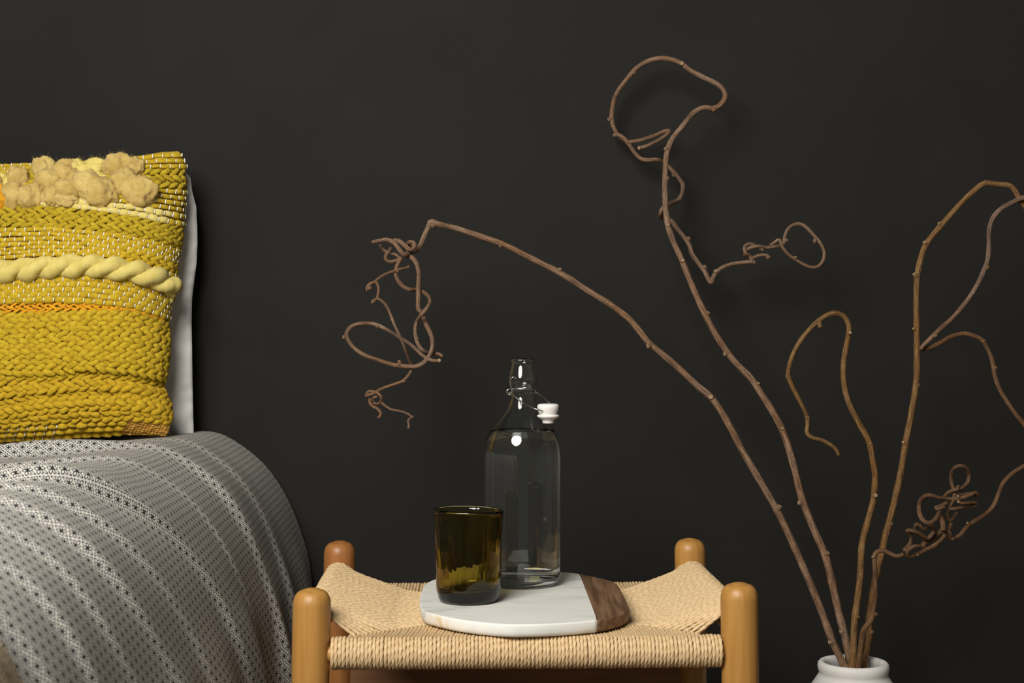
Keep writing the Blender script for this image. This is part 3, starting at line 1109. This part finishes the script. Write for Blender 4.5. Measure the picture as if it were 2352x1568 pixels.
bottle = empty('bottle', (bx_, BY, ZB1), 'clear swing top glass bottle of water standing on the marble board', 'bottle')
outer_px = [(28.0, 822.5), (29.2, 826), (28.6, 830), (26.5, 833), (27.5, 842), (31, 856), (33.5, 868), (34, 877), (32.5, 884), (28.5, 889), (27, 895), (27.5, 905), (29, 915), (32, 926),
            (37, 939), (44, 951), (53, 963), (63, 975), (72, 986), (79, 999), (84, 1015), (86.6, 1034), (87.3, 1060), (87.3, 1120), (87.3, 1200), (87.3, 1280), (87.2, 1318)]
op = smooth_profile([(r * bk, bz(y)) for r, y in outer_px], 90)
base_o = [(0.0488, ZB1 + 0.010), (0.0478, ZB1 + 0.0055), (0.0455, ZB1 + 0.0022), (0.042, ZB1 + 0.0006), (0.038, ZB1 + 0.0004), (0.034, ZB1 + 0.0022), (0.022, ZB1 + 0.0045), (0.0008, ZB1 + 0.0055)]
TK = 0.0028
inner = []
for r, z in op[::-1]:
    if z < bz(827):
        inner.append((max(r - TK, 0.0105), z))
ip_base = [(0.0008, ZB1 + 0.0115), (0.022, ZB1 + 0.0105), (0.034, ZB1 + 0.0085), (0.0405, ZB1 + 0.0090), (0.0445, ZB1 + 0.0125), (0.0462, ZB1 + 0.019)]
inner = [q for q in inner if q[1] > ZB1 + 0.024]
lip = [(0.0128, bz(825)), (0.0134, bz(822.8)), (0.0148, bz(822.3))]
prof_b = ip_base + inner + lip + [tuple(q) for q in op[1:]] + base_o
v, f = lathe(prof_b[::-1], (bx_, BY), 96, True)
mesh_obj('glass_body', v, f, M['glass'], bottle)

# water (rests inside the bottle)
WZ = bz(990.5)
wi = [q for q in inner if q[1] < WZ]
rtop = np.interp(WZ, [q[1] for q in inner], [q[0] for q in inner])
wp = [(r_ + 0.0004, z_ - 0.0002 if k_ < 4 else z_) for k_, (r_, z_) in enumerate(ip_base)] + [(r_ + 0.0004, z_) for r_, z_ in wi]
wp += [(rtop + 0.0003, WZ + 0.0022), (rtop - 0.0002, WZ + 0.0016), (rtop - 0.0009, WZ + 0.0009), (rtop - 0.0020, WZ + 0.0004), (rtop - 0.0036, WZ + 0.0001), (rtop - 0.006, WZ), (0.0008, WZ)]
v, f = lathe(wp, (bx_, BY), 96, True)
tag(mesh_obj('water', v, f, M['water']), 'clear still water filling the swing top bottle to its shoulder', 'water')

# wire bail and stopper
z1s = 1742 / 400.0


def zb(x, y, Y):
    return P(970 + x / z1s, 800 + y / z1s, Y)


wr = 0.00085
J = Join()
ringr = 0.0168
th = np.linspace(0, 2 * math.pi, 60)
ringc = np.column_stack([bx_ + ringr * np.cos(th) + 0.0005, BY + ringr * np.sin(th), np.full(60, bz(892))])
J.add(*tube(ringc, wr, 8, cap=False))
J.build('neck_ring', M['steel'], bottle)
J = Join()
YF = BY - 0.011
ey = [zb(905, 402, BY - 0.0165), zb(868, 405, YF - 0.001), zb(845, 425, YF - 0.001), zb(850, 450, YF), zb(872, 462, YF), zb(888, 445, YF), zb(893, 420, YF), zb(885, 370, YF), zb(880, 320, YF - 0.001), zb(892, 295, YF - 0.002), zb(920, 286, YF - 0.003), zb(937, 300, BY - 0.0165)]
d, s = catmull(np.array(ey), 0.0008)
J.add(*tube(d, wr, 8))
J.build('wire_lever', M['steel'], bottle)
J = Join()
ey2 = [zb(1131, 355, BY + 0.008), zb(1131, 390, BY + 0.012), zb(1132, 432, BY + 0.013), zb(1118, 450, BY + 0.0135)]
d, s = catmull(np.array(ey2), 0.0008)
J.add(*tube(d, wr, 8))
J.build('wire_lever', M['steel'], bottle)
STY = BY - 0.030
J = Join()
bl = [zb(862, 440, YF), zb(885, 452, YF - 0.003), zb(935, 490, BY - 0.021), zb(1000, 535, BY - 0.027), zb(1060, 570, STY - 0.006), zb(1110, 595, STY - 0.0125), zb(1160, 614, STY - 0.0145), zb(1205, 620, STY - 0.0115), zb(1240, 620, STY)]
d, s = catmull(np.array(bl), 0.0008)
J.add(*tube(d, wr, 8))
J.build('wire_bail', M['steel'], bottle)
J = Join()
bl = [zb(1128, 428, BY + 0.014), zb(1160, 452, BY + 0.012), zb(1205, 482, BY + 0.002), zb(1250, 525, BY - 0.010), zb(1285, 560, STY + 0.013), zb(1285, 600, STY + 0.011), zb(1265, 618, STY)]
d, s = catmull(np.array(bl), 0.0008)
J.add(*tube(d, wr, 8))
J.build('wire_bail', M['steel'], bottle)
sk = STY / F
sc_ = P(1258.8, 940, STY)


def sz(y):
    return CAMZ - (800 + y / z1s - 784) * sk


q1 = sk / z1s
st_prof = [(0.0003, sz(552)), (50 * q1, sz(552)), (85 * q1, sz(554)), (104 * q1, sz(563)), (109.5 * q1, sz(584)), (105 * q1, sz(612)), (96 * q1, sz(638)), (82 * q1, sz(664))]
v, f = lathe(smooth_profile(st_prof, 26)[::-1], (sc_[0], sc_[1]), 40, True)
sto = mesh_obj('stopper', v, f, M['porcelain'], bottle)
sto['label'] = 'white swing top stopper'
gs_prof = [(78 * q1, sz(656)), (100 * q1, sz(662)), (112 * q1, sz(668)), (111 * q1, sz(680)), (100 * q1, sz(690)), (70 * q1, sz(708)), (58 * q1, sz(714)), (57 * q1, sz(738)), (52 * q1, sz(749)), (0.0003, sz(750))]
v, f = lathe(gs_prof[::-1], (sc_[0], sc_[1]), 40, True)
gk = mesh_obj('gasket', v, f, M['porcelain'], sto)
gk['label'] = 'white flanged seal under the stopper'

# ------------------------------------------------------------------ tumbler
TY = 1.762
tk = TY / F
tx = (1076 - 1176) * tk
rt, rb = 80.5 * tk, 71.5 * tk
HT = CAMZ - (1169 - 784) * tk - ZB1
prof_t = []
to = [(0.0006, 0.0004), (0.028, 0.0004), (0.0325, 0.0009), (0.0352, 0.0028), (0.0367, 0.0060), (0.0375, 0.0105)]
for q in np.linspace(0.13, 0.975, 24):
    to.append((rb + (rt - rb) * q + 0.0006 * math.sin(q * 7), HT * q))
to += [(rt + 0.0006, HT - 0.0012), (rt - 0.0006, HT), (rt - 0.002, HT + 0.0002), (rt - 0.0034, HT - 0.0012)]
for q in np.linspace(0.96, 0.17, 20):
    to.append((rb + (rt - rb) * q - 0.0042 - 0.0022 * (1 - q) ** 2, HT * q))
to += [(0.0300, 0.0150), (0.025, 0.0125), (0.014, 0.0118), (0.0006, 0.0125)]
v, f = lathe([(r_, z_ + ZB1) for r_, z_ in to], (0, 0), 96, True)
a_ = np.arctan2(v[:, 1], v[:, 0])
hh = (v[:, 2] - ZB1) / HT
rad = np.hypot(v[:, 0], v[:, 1])
wv = 1 + 0.010 * np.cos(2 * a_ + 0.5) + 0.006 * np.cos(3 * a_ + 2 * hh) + 0.003 * np.cos(7 * a_ + 3 * hh)
wv = 1 + (wv - 1) * np.clip(rad / 0.02, 0, 1)
v[:, 0] *= wv
v[:, 1] *= wv
v[:, 2] += 0.0012 * np.cos(a_ + 2.6) * np.clip(hh, 0, 1) ** 3
v[:, 0] += tx
v[:, 1] += TY
tag(mesh_obj('drinking_glass', v, f, M['amber']), 'olive amber tumbler of thick handmade glass in front of the bottle', 'glass')

# ------------------------------------------------------------------ vase
VY = 2.08
vk = VY / F
vx = (1960 - 1176) * vk
vz = CAMZ - (1522 - 784) * vk
vp = [(0.001, 0.006), (0.045, 0.006), (0.070, 0.030), (0.094, 0.090), (0.090, 0.150), (0.070, vz - 0.045), (0.050, vz - 0.024), (0.0415, vz - 0.014), (0.0392, vz - 0.006), (0.0395, vz - 0.001), (0.0425, vz + 0.0022),
      (0.0465, vz + 0.0024), (0.0495, vz - 0.0005), (0.0503, vz - 0.006), (0.0488, vz - 0.012), (0.0478, vz - 0.0145), (0.0500, vz - 0.019), (0.0585, vz - 0.032), (0.074, vz - 0.052), (0.092, vz - 0.090), (0.100, 0.110), (0.094, 0.060), (0.074, 0.016), (0.058, 0.002), (0.04, 0.0), (0.001, 0.0)]
v, f = lathe(vp, (vx, VY), 72, True)
tag(mesh_obj('vase', v, f, M['ceramic']), 'round matte white ceramic vase holding the bare twisted branches', 'vase')


# ------------------------------------------------------------------ branches
def z3(p): return (760 + p[0] / 3.0167, 480 + p[1] / 3.0167) + tuple(p[2:])
def z4(p): return (1360 + p[0] / 2.7036, 100 + p[1] / 2.7036) + tuple(p[2:])
def z5(p): return (1960 + p[0] / 5.6, 1040 + p[1] / 5.6) + tuple(p[2:])
def z6(p): return (1780 + p[0] / 2.178, 380 + p[1] / 2.178) + tuple(p[2:])
def z7(p): return (1780 + p[0] / 4.781, 1240 + p[1] / 4.781) + tuple(p[2:])
def ID(p): return tuple(p)


def L(fn, *pts):
    return [fn(p) for p in pts]


def branch_mesh(name, pts, r0, r1, y0, y1, mat, parent, wave=0.0, wk=60.0, ph=0.0, sides=12, root=None, step=0.0022, jit=0.03):
    """pts: picture points (optionally a third value: depth offset in metres); radii in pixels, depth runs y0 -> y1"""
    n = len(pts)
    dd = np.array([(q[2] if len(q) > 2 else 0.0) for q in pts])
    xy = np.array([q[:2] for q in pts], float)
    s = np.r_[0, np.cumsum(np.linalg.norm(np.diff(xy, axis=0), axis=1))]
    fr = s / s[-1]
    rows = []
    for k in range(n):
        Y = y0 + (y1 - y0) * fr[k] + dd[k] + wave * math.sin(s[k] / wk + ph)
        rows.append(np.r_[P(xy[k, 0], xy[k, 1], Y), (r0 + (r1 - r0) * fr[k]) * Y / F])
    if root is not None:
        rows.insert(0, np.r_[np.array(root), rows[0][3]])
    d, ss = catmull(np.array(rows), step)
    kn = 1 + jit * np.sin(ss * 210 + ph) + jit * 0.8 * np.sin(ss * 97 + 1 + ph)
    v_, f_, u_ = tube(d[:, :3], d[:, 3] * kn, sides, jitter=0.012)
    o = mesh_obj(name, v_, f_, mat, parent, True, u_)
    return o, d


def buds(path_list, pts, parent, mat, rs=None):
    """a short cut twig stub at each picture point, growing from the nearest stem"""
    alld = np.vstack(path_list)
    scr = np.column_stack([1176 + alld[:, 0] * F / alld[:, 1], 784 - (alld[:, 2] - CAMZ) * F / alld[:, 1]])
    for q in pts:
        px, py = q[:2]
        rad_px = q[2] if len(q) > 2 else 5.5
        dist = np.hypot(scr[:, 0] - px, scr[:, 1] - py)
        k = int(np.argmin(dist))
        c = alld[k, :3]
        Y = c[1]
        stem_r = alld[k, 3]
        tip = P(px, py, Y - 0.35 * stem_r)
        out = tip - c
        dn = np.linalg.norm(out)
        side = out / (dn + 1e-9)
        if dist[k] < 4:
            side = np.array([0.15, -0.8, -0.2])
        # shoots leave the stem at a slant, pointing on towards its tip
        kk = min(k + 3, len(alld) - 1)
        tg = alld[kk, :3] - alld[max(k - 3, 0), :3]
        tg /= np.linalg.norm(tg) + 1e-9
        dirn = side * 0.8 + tg * 0.45 + np.array([0, -0.22, 0])
        dirn /= np.linalg.norm(dirn)
        rb_ = rad_px * Y / F
        Lb = max(dn + 0.25 * rb_, stem_r + 0.35 * rb_)
        pth = np.array([c + dirn * Lb * t_ for t_ in (0.0, 0.35, 0.6, 0.8, 0.93, 1.0)])
        rr = np.minimum(np.array([1.6, 1.5, 1.25, 1.05, 1.0, 0.82]) * rb_ * 0.85, np.array([0.92, 1.0, 2, 2, 2, 2]) * stem_r)
        v_, f_, u_ = tube(pth, rr, 9, jitter=0.05)
        e = len(v_) - 9
        ins = v_[e:] * 0.62 + v_[e:].mean(0) * 0.38
        v_ = np.vstack([v_, ins, (ins.mean(0) - dirn * rb_ * 0.25)[None]])
        f_ = f_[:-1]
        mi = [0] * len(f_)
        nI = e + 9
        for t_ in range(9):
            f_.append([e + t_, e + (t_ + 1) % 9, nI + (t_ + 1) % 9, nI + t_])
            mi.append(1)
            f_.append([nI + t_, nI + (t_ + 1) % 9, nI + 9])
            mi.append(1)
        u2 = np.vstack([u_, np.zeros((10, 2))])
        o = mesh_obj('twig_stub', v_, f_, [mat, M['cut_wood']], parent, True, u2, mi)


ZV = 0.03


def root_pt(dx, dy):
    return (vx + dx, VY + dy, ZV)


# A: long arching branch that leans over the bottle and ends in a tangle
bA = empty('branch', (vx - 0.012, VY, ZV), 'long branch arching left over the bottle to a hanging tangle', 'branch', 'bare twisted branches in the vase')
mA = M['bark_tan']
pa = L(ID, (1950, 1560), (1943, 1540), (1930, 1510), (1912, 1472), (1890, 1412), (1862, 1342), (1825, 1257), (1790, 1182), (1762, 1132), (1735, 1086), (1700, 1026), (1680, 986), (1640, 920), (1600, 884), (1555, 842),
       (1520, 812), (1490, 787), (1465, 755), (1440, 728), (1400, 698), (1345, 664), (1285, 626), (1230, 598), (1160, 563), (1110, 545), (1050, 525), (1008, 515), (992, 509), (985, 513))
o, dA = branch_mesh('stem', pa, 9.0, 6.6, VY - 0.015, 2.10, mA, bA, root=root_pt(0.02, 0.02))
pA = [dA]
pt = L(z3, (690, 88), (672, 135), (648, 185), (625, 240), (600, 278), (575, 292), (548, 285), (520, 268))
o, d = branch_mesh('shoot', pt, 6.2, 5.6, 2.10, 2.095, mA, bA); pA.append(d)
pt = L(z3, (560, 262, 0.012), (545, 292, 0.0), (515, 318, -0.012), (490, 300, -0.014), (465, 268, -0.01), (435, 232, -0.004), (385, 213), (330, 221), (284, 230))
o, d = branch_mesh('shoot', pt, 6.2, 4.6, 2.10, 2.08, mA, bA); pA.append(d)
pt = L(z3, (438, 216, 0.006), (478, 226), (515, 256, -0.004), (548, 280, -0.01), (576, 268, -0.018), (575, 236, -0.018), (550, 228, -0.012), (535, 245, 0), (540, 280, 0.012), (530, 310, 0.014))
o, d = branch_mesh('shoot', pt, 5.4, 5.0, 2.09, 2.10, mA, bA); pA.append(d)
pt = L(z3, (338, 248), (362, 278), (390, 298), (410, 280), (416, 262))
o, d = branch_mesh('shoot', pt, 3.6, 3.6, 2.10, 2.10, mA, bA); pA.append(d)
pt = L(z3, (405, 290), (382, 322), (384, 352), (415, 366), (452, 356), (476, 338), (440, 312), (418, 318))
o, d = branch_mesh('shoot', pt, 4.4, 4.0, 2.085, 2.10, mA, bA); pA.append(d)
pt = L(z3, (535, 322, 0.01), (565, 340), (590, 372), (603, 410), (610, 460), (606, 540), (605, 620), (606, 690), (625, 712), (640, 745, 0.006), (660, 800), (685, 850), (702, 900), (702, 960), (680, 1020, -0.006), (640, 1066, -0.01), (590, 1088, -0.01),
       (530, 1090, -0.008), (440, 1080), (340, 1050), (230, 1010), (150, 950), (112, 890), (110, 855), (145, 812), (220, 792), (300, 797), (370, 826), (460, 880, 0.012), (540, 930, 0.014), (600, 980, 0.016), (632, 1012, 0.012), (690, 1045), (752, 1052))
o, d = branch_mesh('shoot', pt, 5.6, 4.2, 2.09, 2.07, mA, bA); pA.append(d)
pt = L(z3, (492, 332), (462, 385), (450, 440), (462, 490), (500, 535), (545, 557), (590, 562, 0.014), (640, 575, 0.008), (675, 605), (686, 645), (662, 690, -0.014), (625, 735, -0.014), (595, 780), (583, 830), (590, 890), (605, 935), (640, 980), (690, 998, 0.012), (745, 1003, 0.012), (775, 1022, 0.012))
o, d = branch_mesh('shoot', pt, 4.8, 4.2, 2.09, 2.08, mA, bA); pA.append(d)
pt = L(z3, (545, 394), (522, 408), (470, 418, -0.006), (420, 434), (365, 458), (325, 485), (303, 505), (272, 518), (252, 545), (256, 566))
o, d = branch_mesh('shoot', pt, 2.8, 3.8, 2.09, 2.08, mA, bA); pA.append(d)
pt = L(z3, (300, 500), (322, 518), (330, 556), (326, 598), (322, 618), (345, 630), (378, 662), (405, 710), (440, 800, -0.012), (478, 880, -0.014), (510, 960, -0.012), (540, 1040, 0.004), (555, 1080, 0.010), (556, 1118, 0.004), (530, 1160), (492, 1194), (420, 1220), (350, 1245), (305, 1272), (262, 1288), (238, 1296))
o, d = branch_mesh('shoot', pt, 3.2, 3.6, 2.08, 2.07, mA, bA); pA.append(d)
pt = L(z3, (243, 1288), (262, 1265), (295, 1264), (330, 1280, -0.006), (350, 1308, -0.006), (340, 1340), (312, 1350), (290, 1330, 0.006), (300, 1305), (322, 1300))
o, d = branch_mesh('shoot', pt, 3.6, 3.2, 2.075, 2.07, mA, bA); pA.append(d)
pt = L(z3, (272, 1312), (270, 1340), (292, 1368), (318, 1380), (342, 1405), (344, 1428), (325, 1448))
o, d = branch_mesh('shoot', pt, 3.4, 3.6, 2.07, 2.06, mA, bA); pA.append(d)
pt = L(z3, (350, 1338), (375, 1362), (420, 1388), (490, 1402), (540, 1422), (560, 1440), (546, 1450), (534, 1470), (540, 1492), (537, 1522))
o, d = branch_mesh('shoot', pt, 2.8, 2.6, 2.07, 2.06, mA, bA); pA.append(d)
buds(pA, L(ID, (1795, 1166, 7), (1637, 911, 7), (1492, 796, 7.5), (1290, 618, 6), (998, 523, 6), (1152, 568, 4.5), (1907, 1477, 7)) +
     L(z3, (598, 378, 5), (601, 690, 5.5), (605, 893, 4.5), (318, 818, 5), (88, 900, 5.5), (490, 1052, 5), (512, 1198, 4.6), (288, 548, 5), (270, 626, 4.5), (324, 618, 3.6), (572, 1434, 4), (750, 1058, 5), (296, 1322, 4), (655, 1022, 5), (470, 436, 4)), bA, mA)

# B: branch running up to the top loop near the wall
bB = empty('branch', (vx - 0.006, VY, ZV), 'tall branch rising up the wall to the highest loop', 'branch', 'bare twisted branches in the vase')
mB = M['bark_tan']
pb = L(ID, (1957, 1560), (1953, 1545), (1949, 1505), (1941, 1462), (1925, 1400), (1906, 1315), (1892, 1266), (1866, 1208), (1841, 1142), (1826, 1082), (1806, 1012), (1785, 964), (1751, 908), (1725, 869), (1682, 824), (1645, 770), (1612, 706), (1585, 645), (1564, 592)) + \
    L(z4, (500, 1220), (470, 1125), (455, 1000), (453, 850), (457, 740), (468, 665), (500, 590), (560, 515), (620, 440), (665, 408), (700, 398), (750, 402), (795, 382), (825, 335), (815, 288), (770, 248), (680, 205), (600, 160), (545, 118), (480, 97), (420, 92), (350, 108), (280, 150), (210, 228), (152, 312), (126, 400), (122, 470), (136, 525), (168, 575), (215, 612, 0.004))
o, dB = branch_mesh('stem', pb, 9.5, 5.0, VY + 0.0, 2.325, mB, bB, root=root_pt(-0.015, 0.015))
pB = [dB]
pt = L(z4, (130, 572), (160, 566), (200, 590), (238, 640), (268, 682), (305, 715), (350, 724), (400, 720), (450, 742, 0.012), (500, 790, 0.008), (540, 838), (564, 880), (556, 935), (530, 972), (480, 995, -0.016), (440, 1022, -0.016), (424, 1058, -0.006), (440, 1086, 0.012), (490, 1100, 0.010),
       (530, 1150), (575, 1208), (605, 1255), (622, 1310), (660, 1362), (698, 1412), (722, 1462), (742, 1490))
o, d = branch_mesh('shoot', pt, 4.4, 5.6, 2.32, 2.26, mB, bB); pB.append(d)
pt = L(z4, (742, 1488), (758, 1440), (800, 1396), (865, 1370), (950, 1357), (1000, 1356))
o, d = branch_mesh('shoot', pt, 5.4, 4.2, 2.26, 2.24, mB, bB); pB.append(d)
pt = L(z4, (998, 1354), (978, 1318), (952, 1296, -0.006), (948, 1262), (978, 1243), (1022, 1260, 0), (1064, 1284))
o, d = branch_mesh('shoot', pt, 4.4, 3.6, 2.24, 2.24, mB, bB); pB.append(d)
pt = L(z4, (950, 1318), (958, 1290), (978, 1270, -0.008), (1030, 1258, -0.006), (1080, 1266), (1130, 1262), (1160, 1258), (1188, 1242), (1196, 1200), (1215, 1155), (1250, 1125), (1290, 1120), (1330, 1142), (1372, 1186), (1410, 1230), (1440, 1290), (1436, 1345), (1402, 1384), (1350, 1386), (1280, 1352), (1220, 1310), (1180, 1260), (1165, 1222), (1150, 1222), (1105, 1254))
o, d = branch_mesh('shoot', pt, 4.4, 3.6, 2.245, 2.22, mB, bB); pB.append(d)
pt = L(z4, (998, 1330), (1040, 1314), (1082, 1314), (1104, 1332))
o, d = branch_mesh('shoot', pt, 3.6, 3.4, 2.24, 2.23, mB, bB); pB.append(d)
pt = L(z4, (205, 612), (240, 610), (300, 600), (380, 574), (440, 548), (476, 540), (472, 556, -0.006), (425, 592, -0.008), (360, 626, -0.008), (320, 642, -0.006), (296, 646, -0.004))
o, d = branch_mesh('shoot', pt, 4.4, 4.2, 2.315, 2.30, mB, bB); pB.append(d)
buds(pB, L(ID, (1903, 1273, 7), (1836, 1159, 7.5), (1741, 884, 5.5), (1667, 816, 7), (1630, 721, 6.5), (1797, 985, 5), (1565, 602, 5.5), (1932, 1453, 7)) +
     L(z4, (270, 186, 5), (98, 461, 5), (562, 122, 6), (752, 422, 5), (450, 660, 6), (476, 846, 5), (494, 816, 5), (552, 968, 5), (604, 1200, 6), (702, 1376, 6), (762, 1416, 6), (1010, 1366, 4.5), (1216, 1228, 4.6), (1366, 1228, 4.8), (1270, 1326, 4.6), (300, 648, 5), (1090, 1334, 4), (462, 1135, 4)), bB, mB)

# C: short branch curling over in a hook
bC = empty('branch', (vx + 0.004, VY, ZV), 'short orange brown branch curling over in a hook', 'branch', 'bare twisted branches in the vase')
mC = M['bark_orange']
pc = L(ID, (1956, 1562), (1959, 1520), (1962, 1440), (1966, 1400), (1974, 1345), (1977, 1299), (1980, 1250), (1992, 1201), (2006, 1147), (2010, 1094), (2005, 1060)) + \
    L(z6, (470, 1380), (420, 1290), (367, 1180), (345, 1085), (342, 1000), (354, 920), (366, 855), (370, 805), (350, 760), (318, 741), (285, 740), (245, 757), (190, 802), (138, 862), (92, 940), (66, 1035), (84, 1100), (125, 1180), (155, 1243), (163, 1290), (160, 1335), (185, 1360), (240, 1376), (288, 1404), (310, 1428), (318, 1450))
o, dC = branch_mesh('stem', pc, 8.6, 4.6, VY - 0.02, 2.08, mC, bC, root=root_pt(-0.004, -0.02))
buds([dC], L(z6, (374, 842, 6), (242, 802, 5.5), (56, 1046, 4), (160, 1254, 6), (478, 1392, 3)) + L(z5, (280, 565, 7)) + L(z7, (910, 850, 6.5)), bC, mC)

# D: thick branch that arches out at the right and comes back in
bD = empty('branch', (vx + 0.012, VY, ZV), 'thick branch on the right arching out and doubling back', 'branch', 'bare twisted branches in the vase')
mD = M['bark_orange']
pd_ = L(ID, (1980, 1562), (1982, 1535)) + L(z7, (1000, 1230), (1032, 1050), (1030, 900), (1055, 700), (1098, 450), (1142, 250), (1180, 100)) + \
    L(z5, (405, 1095), (470, 850), (540, 575), (600, 300), (650, 20)) + \
    L(z6, (655, 1380), (690, 1200), (708, 1060), (710, 900), (708, 750), (708, 610), (715, 530), (740, 430), (772, 372), (830, 302), (900, 222), (970, 150), (1025, 102), (1060, 89), (1120, 95), (1175, 102), (1202, 128), (1222, 165), (1250, 205), (1300, 262), (1345, 262), (1355, 205), (1310, 160))
o, dD = branch_mesh('stem', pd_, 8.4, 6.2, VY + 0.01, 2.10, mD, bD, root=root_pt(0.004, 0.02))
pD = [dD]
pt = L(z6, (1310, 160, -0.014), (1246, 160, -0.014), (1190, 184), (1130, 218), (1088, 268), (1071, 330), (1070, 400), (1064, 470), (1040, 538), (1000, 618), (950, 690), (890, 760), (830, 814), (775, 868), (742, 900), (728, 920))
o, d = branch_mesh('shoot', pt, 5.8, 5.2, 2.10, 2.09, M['bark_grey'], bD); pD.append(d)
pt = L(z6, (732, 916), (760, 914), (820, 890), (880, 856), (940, 841), (990, 850), (1035, 872), (1062, 915), (1085, 970), (1100, 1050), (1125, 1120), (1160, 1180), (1205, 1245), (1246, 1295), (1280, 1370), (1295, 1440), (1280, 1480), (1246, 1502)) + \
    L(z5, (2050, 262), (1930, 380), (1870, 520), (1800, 680), (1680, 800), (1550, 880), (1450, 960), (1390, 1040), (1320, 1085), (1255, 1105))
o, d = branch_mesh('shoot', pt, 5.2, 5.0, 2.10, 2.06, M['bark_dark'], bD); pD.append(d)
buds(pD, L(z6, (690, 552, 5.5), (742, 390, 6), (812, 292, 5.5), (1048, 76, 4.5), (688, 826, 4.5), (722, 1104, 5.5), (636, 1390, 6), (1072, 508, 5.5), (802, 840, 5.5), (1040, 870, 5.5), (1108, 1006, 5)) + L(z5, (488, 920, 6.5), (1480, 880, 4)) + L(z7, (1075, 1015, 7)), bD, mD)

# E: dark thin branch with the curled knot
bE = empty('branch', (vx + 0.010, VY, ZV), 'thin dark branch bending right into a small curled knot', 'branch', 'bare twisted branches in the vase')
mE = M['bark_dark']
pe = L(ID, (1968, 1562), (1971, 1535)) + L(z7, (945, 1150), (968, 1000), (1010, 935), (1058, 870), (1085, 740), (1100, 600), (1100, 400), (1092, 250), (1090, 180), (1108, 140), (1140, 120), (1200, 116), (1255, 145), (1320, 172), (1380, 170), (1412, 150))
o, dE = branch_mesh('stem', pe, 6.8, 5.0, VY - 0.025, 2.03, mE, bE, root=root_pt(0.012, -0.012))
pE = [dE]
TZ = 2.035
for pts_, ra, rb_, dz in (
        ([(650, 1250), (690, 1215), (735, 1150), (742, 1060), (690, 1000), (770, 1003), (860, 1045), (950, 1098), (1000, 1060), (1040, 1012)], 4.0, 4.6, 0.0),
        ([(1250, 1095), (1225, 1020), (1150, 1000), (1085, 1040), (1040, 1100), (965, 1130), (910, 1160), (890, 1225)], 5.6, 5.8, 0.012),
        ([(1180, 1055), (1130, 1115), (1040, 1190), (900, 1260), (800, 1305), (725, 1335), (692, 1300), (712, 1245), (770, 1205), (850, 1200), (905, 1238)], 4.4, 4.2, -0.014),
        ([(1160, 1000), (1150, 900), (1130, 820), (1110, 770), (1070, 838), (1010, 892), (950, 898), (890, 858), (852, 780), (846, 680), (872, 600), (930, 550), (1000, 545), (1090, 575), (1200, 590), (1320, 590), (1420, 572), (1520, 528), (1578, 510), (1588, 548), (1500, 524), (1400, 540), (1335, 548)], 5.4, 3.4, -0.004),
        ([(1160, 582), (1215, 512), (1310, 472), (1400, 448), (1468, 380), (1490, 285), (1455, 195), (1370, 165), (1290, 200), (1258, 285), (1262, 380), (1282, 450), (1300, 525), (1288, 600), (1245, 700), (1220, 780), (1222, 850), (1262, 862), (1300, 812), (1342, 768)], 4.0, 3.6, 0.008),
        ([(1235, 722), (1350, 710), (1480, 690), (1568, 672), (1575, 642), (1480, 640), (1385, 645), (1340, 605)], 3.4, 3.2, -0.008),
        ([(1210, 638), (1120, 680), (1062, 700), (1075, 722), (1130, 705), (1175, 690)], 3.8, 3.6, -0.016),
        ([(1262, 895), (1235, 965), (1205, 1025)], 3.8, 4.2, 0.004),
        ([(1040, 1012), (1012, 945), (955, 950), (905, 982), (852, 930), (802, 920), (788, 985)], 4.2, 3.6, 0.004)):
    o, d = branch_mesh('shoot', L(z5, *pts_), ra * 1.12, rb_ * 1.12, TZ + dz, TZ + dz, mE, bE, wave=0.007, wk=14.0, ph=dz * 300)
    pE.append(d)
buds(pE, L(z5, (1345, 548, 4.5), (628, 1248, 4), (1355, 620, 4), (1325, 425, 4), (820, 1272, 3.5), (1245, 1112, 4.5), (245, 1345, 4)) + L(z7, (1120, 835, 5)), bE, mE)
